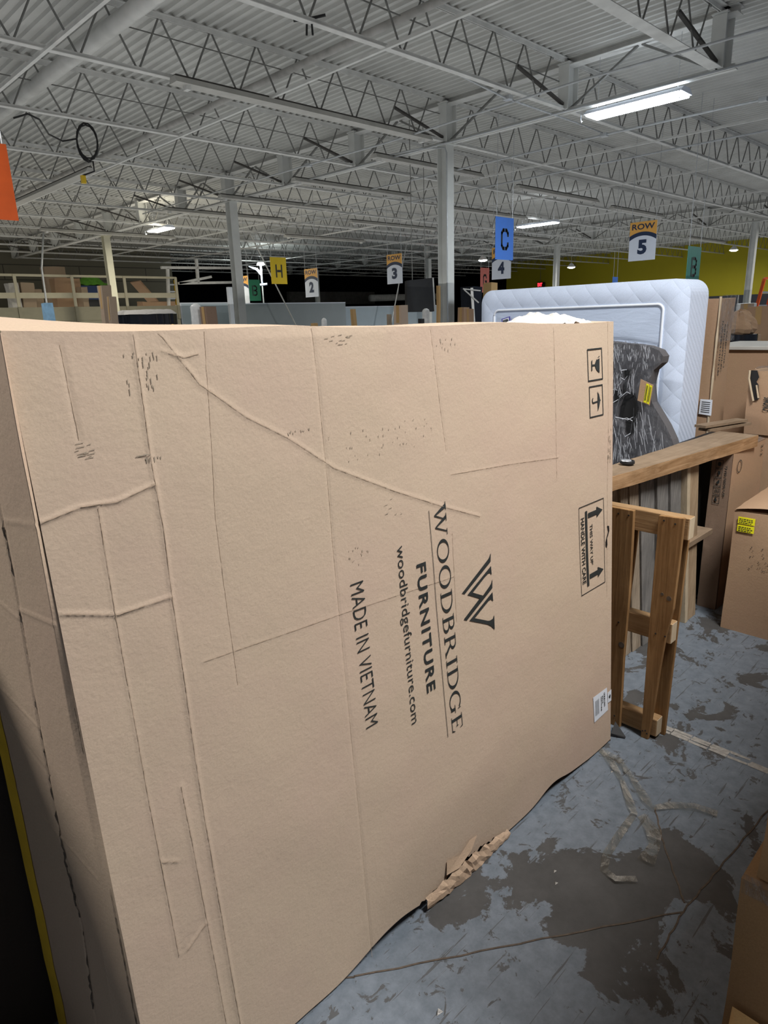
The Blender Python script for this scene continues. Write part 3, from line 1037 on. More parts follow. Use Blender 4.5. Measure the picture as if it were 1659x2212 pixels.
CREASES = [
    ([(0.892, 1.59), (0.90, 1.2), (0.897, 0.636), (0.899, 0.0)], -0.0035, .006),
    ([(1.259, 1.573), (1.295, 1.269)], -0.0025, .005),
    ([(0.395, 1.577), (0.397, 1.428)], -0.003, .008),
    ([(0.515, 1.59), (0.51, 1.372), (0.513, 1.254), (0.51, 1.114), (0.506, 0.666), (0.515, 0.0)], 0.005, .008),
    ([(0.559, 1.592), (0.624, 1.497), (0.712, 1.427), (0.804, 1.374), (0.918, 1.292), (1.095, 1.206), (1.275, 1.127), (1.416, 1.07)], 0.0028, .009),
    ([(0.317, 1.31), (0.38, 1.322), (0.44, 1.318), (0.51, 1.335)], 0.005, .007),
    ([(0.319, 1.156), (0.407, 1.125), (0.508, 1.125)], 0.0045, .006),
    ([(0.407, 1.315), (0.404, 1.115), (0.406, 0.685), (.41, .4)], 0.003, .006),
    ([(0.648, 1.593), (0.619, 1.247), (.62, .9)], -0.0012, .008),
    ([(1.308, 1.206), (1.56, 1.19), (1.819, 1.167)], 0.0012, .006),
    ([(0.553, 0.977), (0.933, 0.954), (1.3, .93)], 0.001, .006),
    ([(0.470, 0.75), (0.480, 0.312), (.485, 0)], 0.0035, .010),
    ([(1.30, 1.05), (1.30, 0.8)], -0.0008, .006),
    ([(0.43, 0.40), (0.475, 0.43)], 0.004, .006),
    ([(.41, .62), (.44, .60)], .003, .005),
    ([(.56, 1.56), (.60, 1.545), (.63, 1.55)], .003, .006),
    ([(1.8, 1.56), (1.81, 1.1)], .0012, .01),
    ([(2.135, 1.56), (2.14, .6)], -.002, .012),
]


def seg_d(px, py, a, b_):
    vx, vy = b_[0]-a[0], b_[1]-a[1]
    t = max(0, min(1, ((px-a[0])*vx+(py-a[1])*vy)/(vx*vx+vy*vy)))
    return math.hypot(px-a[0]-t*vx, py-a[1]-t*vy)


CW, CA = 0.5, 0.45


def disp(u, z, creases=CREASES):
    d = 0.0
    for pts, amp, w in creases:
        xs = [q[0] for q in pts]; zs = [q[1] for q in pts]
        if u < min(xs)-.04 or u > max(xs)+.04 or z < min(zs)-.04 or z > max(zs)+.04:
            continue
        m = min(seg_d(u, z, pts[i], pts[i+1]) for i in range(len(pts)-1))
        if m < w*2:
            d += amp*CA*math.exp(-(m/(w*CW))**2)
    d += 0.006*noise.noise(Vector((u*1.6, z*1.8, 3.1))) + 0.0016*noise.noise(Vector((u*7, z*7, 1.3)))
    return d


def face(u, z, off=0.0):
    """point on the carton's front face; positive off lies in front of it"""
    edge = min(1, (UR-u)/.04, (HT-z)/.03)
    d = disp(u, z)*max(0, edge) + off
    return Vector((u, YB0+KL*z - d, z))


def low_edge(u):
    z = 0.004+0.012*(0.5+0.5*noise.noise(Vector((u*6, 0, 0))))
    z += 0.030*math.exp(-((u-1.77)/.10)**2) + 0.030*math.exp(-((u-1.0)/.13)**2)
    if 1.08 < u < 1.50:
        z += 0.035*math.sin((u-1.08)/.42*PI) + .012*noise.noise(Vector((u*60, 2, 0)))
    return z


NU, NV = 460, 390
b = MB()


def ff(s, t):
    u = UL+(UR-UL)*s
    z0 = low_edge(u); z1 = top_z(u)
    return face(u, z0+(z1-z0)*t)


b.grid(ff, NU, NV)
carton = thing('flat_carton', 'huge kraft furniture carton standing on its long side, printed with a logo and sideways lettering', 'carton', (UL, YB0, 0))
make('front_panel', b, 'kraft', carton, smooth=True)

RIB = []
SD = Vector((-0.16, 1, 0)).normalized()
SN = Vector((-1, -0.16, 0)).normalized()
SO = Vector((UL, 1.05, 0))
CR2 = [([(0.158, 1.327), (0.158, 1.156), (0.169, 0.972), (0.175, 0.834), (0.178, 0.666), (0.162, 0.453), (0.19, 0.0)], -.006, .006),
       ([(0.03, 1.31), (0.15, 1.30)], .003, .006), ([(0.03, 1.14), (0.16, 1.14)], .004, .006), ([(.16, 1.12), (.33, 1.16)], .003, .006),
       ([(.17, .90), (.34, .95)], .003, .006), ([(.17, .80), (.34, .88)], -.003, .006), ([(.175, .66), (.35, .70)], .005, .006),
       ([(.175, .66), (.06, .62)], .003, .006), ([(.09, .6), (.1, .0)], .002, .008)]


def sf(w, z, off=0.0):
    wf = min(1, w/.03)
    y0 = YB0+KL*z-1.05
    base = Vector((UL, YB0+KL*z, z)) if w <= 0 else SO+SD*w+Vector((0, 0, z))
    k = max(0, 1-w/.05)
    fpt = Vector((UL, YB0+KL*z, z))
    q = base*(1-k)+(fpt+SD*w)*k
    dd = disp(w, z, CR2)*wf + .014*math.sin(min(1, w/.17)*PI)*0 + off
    return q+SN*dd


WMAX = .352
b = MB(); b.grid(lambda s, t: sf(s*WMAX, t*1.598), 100, 360)
make('end_panel', b, 'kraft_end', carton, smooth=True)
# top, right end and back closing panels
b = MB()


def topf(s, t):
    u = UL+(UR-UL)*s
    p0 = face(u, top_z(u))
    far_x = u if s > 0 else sf(WMAX, 1.598).x
    q = Vector((u - (0.055*(1-s)), 1.44, 1.0))
    bulge = 0.036*math.exp(-((u-.15)/.42)**2)*math.sin(t*PI*.62) + 0.004*math.sin(t*PI)
    return Vector((p0.x+(q.x-p0.x)*t, p0.y+(q.y-p0.y)*t, p0.z+bulge))


b.grid(topf, 70, 14)
make('top_panel', b, 'kraft_end', carton, smooth=True)
b = MB()
b.poly([face(UR, 0.0), (UR, 1.44, 0.0), (UR, 1.44, 1.566), face(UR, 1.564)])
b.poly([(UR, 1.44, 0), (UR-1.91, 1.44, 0), (UR-1.91, 1.44, 1.6), (UR, 1.44, 1.566)])
make('back_panel', b, 'kraft_end', carton)
# edge tape along the far vertical edge
b = MB()
b.grid(lambda s, t: sf(WMAX-.016+.046*s+.004*noise.noise(Vector((t*14, 1, 0))), t*1.2, .0015), 2, 60)
make('edge_tape', b, 'yellow_tape', carton)
# shading lines painted along the folded creases
for pts, amp, w in CREASES:
    b = MB(); RIB.append((pts, amp, w))
# dark cracks of the crushed end
b = MB()
def ribbon(mb, pts, w, fn, jit=.0, seed=1):
    rr = random.Random(seed)
    P = []
    for (a0, b0), (a1, b1) in zip(pts, pts[1:]):
        n = max(2, int(math.hypot(a1-a0, b1-b0)/.012))
        for i in range(n):
            t = i/n
            P.append((a0+(a1-a0)*t+rr.uniform(-jit, jit), b0+(b1-b0)*t))
    P.append(pts[-1])
    for i in range(len(P)-1):
        wa = w*rr.uniform(.2, 1.0); wb = w*rr.uniform(.2, 1.0)
        (x0_, z0_), (x1_, z1_) = P[i], P[i+1]
        d = Vector((x1_-x0_, z1_-z0_)).normalized(); nx, nz = -d.y, d.x
        mb.poly([fn(x0_-nx*wa, z0_-nz*wa), fn(x1_-nx*wb, z1_-nz*wb), fn(x1_+nx*wb, z1_+nz*wb), fn(x0_+nx*wa, z0_+nz*wa)])
for seg in ([(.168, .97), (.174, .86), (.176, .74)], [(.178, .72), (.178, .60), (.165, .47)], [(.160, .44), (.168, .36), (.18, .22)], [(.16, 1.3), (.158, 1.2)], [(.159, 1.14), (.163, 1.03)]):
    ribbon(b, seg, .0028, lambda a, c: sf(a, c, .0012), .0022)
for seg in ([(.012, .62), (.012, .46), (.010, .30)], [(.006, 1.0), (.008, .9)]):
    ribbon(b, seg, .002, lambda a, c: sf(a, c, .0012), .001)
make('cracks', b, 'crease', carton)['kind'] = 'stuff'
b = MB()
for pts, amp, w in RIB:
    ribbon(b, pts, .0007, lambda a, c: face(a, min(c, top_z(a)-.004), .0007), .0004, 3)
make('crease_shade_lines', b, 'crease_line', carton)['kind'] = 'stuff'
# torn lower edge
b = MB()
rr = random.Random(5)
us = [1.10+k*(1.49-1.10)/26 for k in range(27)]
rows = []
for j in range(5):
    row = []
    for u in us:
        zt = low_edge(u)+.012
        h = (zt+.022)*(.55+.45*math.sin((u-1.1)/.39*PI))
        k = j/4
        row.append(Vector((u+.004*rr.uniform(-1, 1), YB0-.003-.010*math.sin(k*PI*.8)-.009*rr.random()*math.sin((u-1.1)/.39*PI), max(.002, zt-h*k*.95+.003*rr.uniform(-1, 1)))))
    rows.append(row)
vs = [p for r_ in rows for p in r_]
n = len(us)
b.add(vs, [(j*n+i, j*n+i+1, (j+1)*n+i+1, (j+1)*n+i) for j in range(4) for i in range(n-1)])
b.poly([face(1.20, .10, .003), face(1.255, .085, .006), face(1.30, .105, .005), face(1.34, .10, .004), face(1.30, .075, .012), face(1.24, .055, .014), face(1.19, .06, .008)])
make('torn_edge', b, 'kraft_torn', carton)

# printing -------------------------------------------------------------
OFF = .0016


def prt(u0, u1, z0, z1, shear=0.035):
    """text running downwards: s along the line (z0 -> z1), t across (u0 -> u1)"""
    def fn(s, t):
        z = z0+(z1-z0)*s
        return face(u0+(u1-u0)*t+shear*(z0-z), z, OFF)
    return fn


b = MB(); put_text(b, 'FURNITURE', prt(1.156, 1.190, 1.003, 0.643, .024), 0.022, 1.16)
make('furniture_lettering', b, 'ink', carton)
b = MB(); put_text(b, 'woodbridgefurniture.com', prt(1.084, 1.120, 1.066, 0.582, .014), -0.004, 1.02)
make('web_address', b, 'ink', carton)
b = MB(); put_text(b, 'MADE IN VIETNAM', prt(0.937, 0.977, 1.016, 0.645, .018), -0.012, 1.02)
make('origin_lettering', b, 'ink', carton)


# serif lettering
def ell(cx, cy, rx, ry, tx, ty, a0, a1, n=18):
    q = []
    for i in range(n):
        t0, t1 = a0+(a1-a0)*i/n, a0+(a1-a0)*(i+1)/n
        o = lambda t: (cx+rx*math.cos(t), cy+ry*math.sin(t))
        k = lambda t: (cx+(rx-tx)*math.cos(t), cy+(ry-ty)*math.sin(t))
        q.append([k(t0), o(t0), o(t1), k(t1)])
    return q


def bx2(x0, y0, x1, y1):
    return [(x0, y0), (x1, y0), (x1, y1), (x0, y1)]


def glyph(ch):
    S, T = .13, .045
    q = []
    if ch == 'O':
        return ell(.47, .5, .47, .52, .13, .05, 0, 2*PI, 36), .94
    if ch == 'I':
        return [bx2(.10, 0, .10+S, 1), bx2(0, 0, .33, T), bx2(0, 1-T, .33, 1)], .33
    if ch == 'D':
        return [bx2(.10, 0, .10+S, 1), bx2(0, 0, .40, T), bx2(0, 1-T, .40, 1)] + ell(.36, .5, .55, .5, .14, .045, -PI/2, PI/2, 22), .91
    if ch == 'B':
        return [bx2(.10, 0, .10+S, 1), bx2(0, 0, .40, T), bx2(0, 1-T, .38, 1), bx2(.2, .51, .38, .51+T)] + ell(.36, .755, .28, .245, .12, .045, -PI/2, PI/2) + ell(.38, .27, .33, .27, .13, .045, -PI/2, PI/2), .71
    if ch == 'R':
        return [bx2(.10, 0, .10+S, 1), bx2(0, 0, .33, T), bx2(0, 1-T, .38, 1), bx2(.2, .47, .38, .47+T),
                [(.36, .5), (.50, .5), (.86, .04), (.70, .04)], bx2(.66, 0, .92, T)] + ell(.36, .735, .30, .265, .12, .045, -PI/2, PI/2), .90
    if ch == 'E':
        return [bx2(.10, 0, .10+S, 1), bx2(0, 0, .66, T), bx2(0, 1-T, .62, 1), bx2(.2, .48, .48, .48+T), bx2(.46, .39, .49, .61),
                [(.59, 0), (.66, 0), (.70, .26), (.67, .26)], [(.57, 1), (.62, 1), (.64, .77), (.61, .77)]], .70
    if ch == 'G':
        return ell(.47, .5, .47, .52, .13, .05, .75, 2*PI-.55, 30) + [bx2(.72, .06, .72+S, .42), bx2(.60, .42, .97, .42+T), [(.80, .95), (.84, .95), (.85, .70), (.82, .70)]], .97
    if ch == 'W':
        return [[(.06, 1), (.22, 1), (.46, 0), (.40, 0)], [(.40, 0), (.46, 0), (.70, .86), (.655, .86)], [(.50, 1), (.66, 1), (.93, 0), (.87, 0)], [(.87, 0), (.93, 0), (1.20, 1), (1.15, 1)],
                bx2(0, 1-T, .32, 1), bx2(.44, 1-T, .76, 1), bx2(1.05, 1-T, 1.30, 1)], 1.30
    return [], .3


word = 'WOODBRIDGE'
gs = [glyph(c) for c in word]
gap = .12
tot = sum(g[1] for g in gs)+gap*(len(gs)-1)
fn = prt(1.232, 1.277, 1.142, 0.481, .036)
b = MB()
x = 0
for polys, wd in gs:
    for pl in polys:
        b.poly([fn((x+a)/tot, c) for a, c in pl])
    x += wd+gap
make('brand_lettering', b, 'ink', carton)
b = MB()
N = 30
for i in range(N):
    z0, z1 = 1.131-(1.131-.480)*i/N, 1.131-(1.131-.480)*(i+1)/N
    c0_, c1_ = 1.2135+.034*(1.131-z0), 1.2135+.034*(1.131-z1)
    b.poly([face(c0_-.0008, z0, OFF), face(c1_-.0008, z1, OFF), face(c1_+.0008, z1, OFF), face(c0_+.0008, z0, OFF)])
make('underline', b, 'ink', carton)

# logo of slanted double strokes
from mathutils.geometry import tessellate_polygon
def flat_poly(mb, pts, fnp):
    tris = tessellate_polygon([[Vector((p[0], p[1], 0)) for p in pts]])
    mb.add([fnp(*p) for p in pts], [tuple(t) for t in tris])


LOGO = [[(1.326, 0.874), (1.3376, 0.8681), (1.4572, 0.9279), (1.4596, 0.9532), (1.4525, 0.9428), (1.4439, 0.9369)],
        [(1.3488, 0.8622), (1.401, 0.8352), (1.3303, 0.7976), (1.3313, 0.7944), (1.3419, 0.7893), (1.4609, 0.8473), (1.4624, 0.8745), (1.4571, 0.8641), (1.4483, 0.8572), (1.4167, 0.8389), (1.3715, 0.862), (1.4301, 0.8913), (1.4451, 0.8964), (1.4525, 0.896), (1.4604, 0.8877), (1.4583, 0.9151)],
        [(1.3527, 0.7846), (1.4071, 0.7584), (1.4359, 0.744), (1.4504, 0.7334), (1.4652, 0.7181), (1.4655, 0.764), (1.4583, 0.7541), (1.444, 0.7535), (1.4348, 0.7561), (1.3761, 0.7842), (1.4248, 0.8069), (1.442, 0.8146), (1.4534, 0.8158), (1.4632, 0.8065), (1.4611, 0.8357)]]
b = MB()
for pl in LOGO:
    flat_poly(b, pl, lambda u, z: face(u, z, OFF))
make('printed_logo', b, 'ink', carton)


def frame2(mb, u0, u1, z0, z1, w, sh=0.0):
    f = lambda a, c: face(a+sh*(z0-c), c, OFF)
    for a0, a1, c0_, c1_ in ((u0, u1, z0, z0-w), (u0, u1, z1+w, z1), (u0, u0+w*.75, z0, z1), (u1-w*.75, u1, z0, z1)):
        n = 8
        for i in range(n):
            k0, k1 = c0_+(c1_-c0_)*i/n, c0_+(c1_-c0_)*(i+1)/n
            mb.poly([f(a0, k0), f(a1, k0), f(a1, k1), f(a0, k1)])


# fragile symbol
b = MB()
frame2(b, 1.995, 2.091, 1.486, 1.383, .0045, .06)
g = lambda a, c: face(1.995+a*.096+.003, 1.486-c*.103, OFF)
bowl = [(.80, .24)]+[(.80-.30*math.sin(k/10*PI)**.8, .24+.54*k/10) for k in range(1, 10)]+[(.80, .78)]
flat_poly(b, bowl, g)
b.poly([g(.30, .49), g(.54, .49), g(.54, .54), g(.30, .54)])
b.poly([g(.25, .36), g(.31, .36), g(.31, .68), g(.25, .68)])
make('fragile_symbol', b, 'ink', carton)
b = MB()
b.poly([face(2.055, 1.452, OFF+.0006), face(2.058, 1.449, OFF+.0006), face(2.076, 1.4535, OFF+.0006), face(2.076, 1.457, OFF+.0006)])
make('fragile_symbol_gap', b, 'kraft', carton)
# keep-dry symbol
b = MB()
frame2(b, 2.006, 2.094, 1.368, 1.265, .0045, .05)
g = lambda a, c: face(2.008+a*.088, 1.368-c*.103, OFF)
can = [(.62-.04, .20), (.70, .30), (.76, .42), (.78, .47), (.84, .50), (.78, .53), (.75, .62), (.69, .74), (.60, .84), (.62, .74), (.60, .62), (.60, .40), (.61, .30)]
flat_poly(b, can, g)
for pts in ([(.60, .52), (.26, .54), (.22, .50), (.22, .42), (.27, .39)],):
    for (a0, c0_), (a1, c1_) in zip(pts, pts[1:]):
        dx, dy = a1-a0, c1_-c0_
        ln = math.hypot(dx, dy); nx, ny = -dy/ln*.025, dx/ln*.025
        b.poly([g(a0-nx, c0_-ny), g(a1-nx, c1_-ny), g(a1+nx, c1_+ny), g(a0+nx, c0_+ny)])
make('umbrella_symbol', b, 'ink', carton)
# this way up block
b = MB()
frame2(b, 1.942, 2.110, 0.979, 0.664, .003, .05)
g = lambda a, c: face(1.942+a*.168+.05*c*.315, .979-c*.315, OFF)
n = 10
for i in range(n):
    c0_, c1_ = .07+.86*i/n, .07+.86*(i+1)/n
    b.poly([g(.245, c0_), g(.325, c0_), g(.325, c1_), g(.245, c1_)])
for cc in (.13, .83):
    flat_poly(b, [(.36, cc-.028), (.70, cc-.028), (.70, cc-.062), (.94, cc+.0), (.70, cc+.062), (.70, cc+.028), (.36, cc+.028)], g)
put_text(b, 'HANDLE WITH CARE', lambda s, t: g(.07+.14*t, .13+.75*s), .015)
put_text(b, 'THIS WAY UP\u2019', lambda s, t: g(.42+.10*t, .24+.47*s), .015)
make('handling_block', b, 'ink', carton)
# paper labels
b = MB()
b.poly([face(2.036, .246, .002), face(2.136, .244, .002), face(2.144, .148, .002), face(2.043, .141, .002)])
b.poly([face(2.141, .221, .0025), face(2.169, .223, .0025), face(2.169, .176, .0025), face(2.142, .178, .0025)])
lab_ = make('shipping_label', b, 'paper', carton)
b = MB()
for (z0, z1, u0, u1) in ((.232, .176, 2.112, 2.120), (.225, .195, 2.100, 2.106), (.225, .17, 2.090, 2.096)):
    k = z0
    rr = random.Random(int(u0*1000))
    while k > z1:
        s_ = rr.uniform(.002, .007)
        b.poly([face(u0, k, .003), face(u1, k, .003), face(u1, k-s_, .003), face(u0, k-s_, .003)])
        k -= s_+.0025
for q_ in range(5):
    b.poly([face(2.050+q_*.006, .225, .003), face(2.0515+q_*.006, .225, .003), face(2.0515+q_*.006, .165, .003), face(2.050+q_*.006, .165, .003)])
put_text(b, '9', lambda s, t: face(2.148+.013*t, .208-.016*s, .0035), .05)
make('label_print', b, 'ink', lab_)
# small hole torn near the right edge
b = MB()
hole = [(2.135, .872), (2.148, .868), (2.150, .85), (2.143, .835), (2.137, .825), (2.140, .800), (2.133, .79), (2.127, .80), (2.126, .815), (2.134, .83), (2.143, .848), (2.139, .862)]
flat_poly(b, hole, lambda u, z: face(u, z, .0014))
make('torn_hole', b, 'black', carton)
# scuffs
b = MB()
rr = random.Random(11)
def scuff(u0, u1, z0, z1, n, w, vert=True):
    for i in range(n):
        u = u0+(u1-u0)*rr.random(); z = z0+(z1-z0)*rr.random()
        l = rr.uniform(.3, 1)*w
        if vert:
            b.poly([face(u, z, .0012), face(u+.0014, z, .0012), face(u+.0014, z-l, .0012), face(u, z-l, .0012)])
        else:
            b.poly([face(u, z, .0012), face(u+l, z+.001, .0012), face(u+l, z-.0003, .0012), face(u, z-.001, .0012)])
scuff(.50, .535, 1.381, 1.383, 9, .010)
scuff(.470, .50, 1.385, 1.39, 3, .03, False)
scuff(.80, .86, 1.383, 1.387, 14, .006)
scuff(.385, .41, 1.395, 1.425, 14, .014, False)
scuff(.49, .55, 1.50, 1.56, 26, .012)
scuff(.90, 1.25, 1.30, 1.37, 40, .006)
scuff(1.0, 1.12, 1.14, 1.19, 8, .012, False)
scuff(1.25, 1.35, 1.52, 1.55, 12, .01)
scuff(2.135, 2.155, 1.10, 1.22, 26, .02)
scuff(.92, 1.0, 1.55, 1.57, 14, .012, False)
scuff(.94, 1.0, 1.05, 1.1, 14, .006)
make('scuffs', b, 'scuff', carton)['kind'] = 'stuff'

# crumpled foam sheet bulging out of the carton top
b = MB()


def foamf(s, t):
    u = 1.76+.40*s
    y = 1.135+.25*t
    h = .036*math.sin(min(1, max(0, s))*PI)**.7*math.sin(.12+t*(PI-.12))
    h += (.016*noise.noise(Vector((u*22, y*26, 2)))+.010*noise.noise(Vector((u*60, y*50, 7))))*math.sin(s*PI)
    return (u, y, 1.558+h)


b.grid(foamf, 110, 40)
solo('foam_sheet', b, 'foam', 'crumpled white foam sheet bulging from the top right of the huge carton', 'foam sheet', smooth=True)
# yellow envelope-like flap lying behind the carton top
b = MB()
pa = [ony(x, y, 1.60) for x, y in ((340, 709), (372, 701), (385, 709), (420, 708), (375, 712))]
P1 = ony(335, 712, 1.62); P2 = ony(372, 700, 1.62); P3 = ony(388, 709, 1.60); P4 = ony(424, 711, 1.60)
b.poly([P1, P2, P3, P3+Vector((0, .2, -.02)), P2+Vector((0, .2, -.03))]); b.poly([P2, P4, P4+Vector((0, .2, -.02)), P3])
b.box(P1.x, P4.x, 1.58, 1.80, 1.50, 1.588)
solo('folded_envelope', b, 'yellow_tape', 'yellow folded padded envelope on the carton behind the huge one', 'envelope')


# ================================================================== generic cartons
def box_thing(x0, x1, y0, y1, z0, z1, mat, label, name='carton', cat='carton', group=None, bevel=.006, bulge=.004, tape=True, seed=0):
    r = thing(name, label, cat, ((x0+x1)/2, (y0+y1)/2, z0), group)
    b = MB()
    n = 8
    sx, sy, sz = x1-x0, y1-y0, z1-z0

    def wob(p):
        v = Vector(p)
        a = noise.noise_vector(v*2.3+Vector((seed*3.1, 0, 0)))*bulge*2
        if p[2] <= z0+1e-6: a.z = 0
        return v+a
    b.grid(lambda s, t: wob((x0, y0+sy*s, z0+sz*t)), n, n); b.grid(lambda s, t: wob((x1, y0+sy*s, z0+sz*t)), n, n)
    b.grid(lambda s, t: wob((x0+sx*s, y0, z0+sz*t)), n, n); b.grid(lambda s, t: wob((x0+sx*s, y1, z0+sz*t)), n, n)
    b.grid(lambda s, t: wob((x0+sx*s, y0+sy*t, z1)), n, n); b.grid(lambda s, t: wob((x0+sx*s, y0+sy*t, z0)), n, n)
    make('box_body', b, mat, r)
    if tape:
        b = MB(); ym = (y0+y1)/2; tw = min(.03, sy*.2)
        b.grid(lambda s, t: wob((x0+sx*s, ym-tw+2*tw*t, z1))+Vector((0, 0, .0015)), n, 1)
        b.grid(lambda s, t: wob((x0, ym-tw+2*tw*s, z1-.12*sz+.12*sz*t))+Vector((-.0015, 0, 0)), 1, 2)
        make('packing_tape', b, 'kraft_gold', r)
    return r


# ================================================================== PALLET beside the carton
pal = thing('wooden_pallet', 'small pine pallet standing upright on edge against the end of the huge carton', 'pallet', (2.30, 1.0, 0))
def plankx(pts_yz, x0, x1):
    b = MB(); b.prism([(x0, y, z) for y, z in pts_yz], (x1-x0, 0, 0)); return b
XP = 2.275
b = plankx([(1.16, .0), (1.046, .0), (1.050, .30), (1.046, .6), (1.053, .90), (1.16, .90)], XP, XP+.018)
make('deck_board', b, 'wood_new', pal, bevel=.002)
b = plankx([(.958, .0), (.930, .0), (.918, .15), (.908, .32), (.898, .45), (.880, .56), (.876, .70), (.872, .905), (.960, .90), (.962, .5)], XP, XP+.018)
make('deck_board', b, 'wood_new', pal, bevel=.002)
b = plankx([(.905, .0), (.895, .0), (.875, .86), (.93, .86), (.95, .0)], XP+.068, XP+.084)
make('deck_board', b, 'wood_new', pal, bevel=.002)
b = plankx([(1.16, .02), (1.10, .02), (1.06, .86), (1.16, .86)], XP+.068, XP+.084)
make('deck_board', b, 'wood_new', pal, bevel=.002)
for z0, z1, ye in ((.822, .902, .860), (.415, .495, .886), (.012, .085, .908)):
    b = MB(); b.cur = 0; b.box(XP+.019, XP+.066, ye, 1.20, z0, z1)
    make('stringer', b, 'wood_newy', pal, bevel=.003)
    b = MB(); b.box(XP+.021, XP+.064, ye-.001, ye+.0005, z0+.002, z1-.002)
    make('stringer_end', b, 'wood_end', pal)
b = MB()
rr = random.Random(2)
for y, z in ((1.07, .88), (1.11, .88), (.90, .88), (.94, .885), (1.07, .045), (.952, .03), (.942, .035), (.935, .025), (1.08, .45), (.90, .45), (.935, .45)):
    b.tube([(XP-.0015, y, z), (XP+.003, y, z)], .0032, 7)
make('nail_heads', b, 'black', pal)
# knots
b = MB()
for y, z, r_ in ((1.062, .36, .012), (.898, .60, .009), (.924, .61, .006)):
    b.tube([(XP-.0006, y, z), (XP+.002, y, z)], r_, 12)
make('knots', b, 'crease', pal)

# black corner protector on the floor
P = onz(1322, 1590, 0)
b = MB()
q = [onz(x, y, 0.003) for x, y in ((1320, 1590), (1328, 1572), (1352, 1592), (1350, 1595))]
b.add([q[0], q[1]+Vector((0, 0, .03)), q[2], q[3], q[1], q[0]+Vector((0, 0, .012))], [(0, 5, 3), (5, 1, 2, 3), (0, 4, 1, 5), (0, 3, 2, 4), (4, 2, 1)])
solo('corner_protector', b, 'black', 'black plastic wedge lying at the lower right corner of the huge carton', 'corner protector')

# ================================================================== CRATE wall with beam
cr = thing('plank_crate', 'weathered grey-brown crate side of vertical planks behind the small pallet', 'crate', (3.0, 1.28, 0))
xs = [2.45, 2.66, 2.70, 2.83, 2.90, 2.99, 3.13, 3.25, 3.37]
zs = [(1.345-.033*(x-2.45)/.9) for x in xs]
SH = -.165


def lean(mb, x0, x1, y0, y1, z0, z1):
    a, c = SH*z0/.9, SH*z1/.9
    return mb.hexa([(x0+a, y0, z0), (x1+a, y0, z0), (x1+a, y1, z0), (x0+a, y1, z0), (x0+c, y0, z1), (x1+c, y0, z1), (x1+c, y1, z1), (x0+c, y1, z1)])


for i in range(len(xs)-1):
    x0, x1 = xs[i], xs[i+1]-.004
    y = 1.335-.085*(x0-2.45)/.95
    mat = ['wood_post', 'wood_new', 'wood_old', 'wood_old', 'wood_old', 'wood_grey', 'wood_grey', 'wood_grey'][i]
    dz = [.0, .02, .0, .005, -.01, .0, .0, .01][i]
    b = MB(); lean(b, x0, x1, y, y+.02, 0.0, .915-dz)
    make('plank', b, mat, cr, bevel=.0015)
b = MB(); lean(b, 3.378, 3.412, 1.238, 1.30, .0, .885)
make('corner_batten', b, 'wood_end', cr, bevel=.002)
b = MB(); lean(b, 3.414, 3.525, 1.243, 1.285, .0, .875)
make('corner_post', b, 'wood_post', cr, bevel=.002)
b = MB(); lean(b, 3.535, 3.565, 1.30, 1.33, .0, .875)
make('rear_batten', b, 'wood_post', cr, bevel=.002)
b = MB(); b.box(3.30, 3.60, 1.225, 1.31, .445, .475)
make('cross_rail', b, 'wood_beam_top', cr, bevel=.002)
b = MB(); b.box(2.46, 3.40, 1.38, 1.42, .02, .12); b.box(2.46, 3.40, 1.38, 1.42, .78, .88)
make('rear_rail', b, 'wood_old', cr)

bm_ = thing('wood_beam', 'long rough-sawn pine beam laid across the top of the crate in front of the mattress', 'beam', (3.2, 1.27, .88))
A = Vector((2.44, 1.262, .925)); B = Vector((3.955, 1.165, .90)); w1 = Vector((.01, .115, 0)); w2 = Vector((.02, .21, 0)); h1 = Vector((0, 0, .032))
b = MB(); N = 14
for i in range(N):
    t0, t1 = i/N, (i+1)/N
    j = lambda t: Vector((0, .003*noise.noise(Vector((t*9, 0, 0))), .003*noise.noise(Vector((t*7, 5, 0)))))
    a = A.lerp(B, t0)+j(t0); c = A.lerp(B, t1)+j(t1); wa = w1.lerp(w2, t0); wc = w1.lerp(w2, t1)
    b.hexa([a-h1, c-h1, c+wc-h1, a+wa-h1, a+h1*.9, c+h1*.9, c+wc+h1*.9, a+wa+h1*.9])
make('beam_body', b, 'wood_beam', bm_)
b = MB()
for i in range(N):
    t0, t1 = i/N, (i+1)/N
    a = A.lerp(B, t0)+j(t0); c = A.lerp(B, t1)+j(t1); wa = w1.lerp(w2, t0); wc = w1.lerp(w2, t1)
    b.poly([a+h1*.93+Vector((0, .004, 0)), c+h1*.93+Vector((0, .004, 0)), c+wc+h1*.93, a+wa+h1*.93])
make('beam_top', b, 'wood_beam_top', bm_)

# tape measure / car key on the beam
P = onz(1355, 1001, .956)
t = thing('tape_measure', 'small dark and silver tape measure lying on the pine beam', 'tape measure', P)
b = MB(); b.tube([P, P+Vector((0, 0, .014))], [.032, .030], 18)
make('case', b, 'black', t, smooth=False, bevel=.003)
b = MB(); b.tube([P+Vector((-.012, 0, .014)), P+Vector((-.012, 0, .018))], [.022, .02], 18)
make('dial', b, 'alu', t)

# ================================================================== MATTRESS
mt = thing('mattress', 'white mattress standing on edge behind the pine beam, its quilted side toward the right', 'mattress', (4.08, 2.3, 0))
MX, MY0, MY1, MZ = 3.94, 1.600, 3.05, 1.762
RC = .13


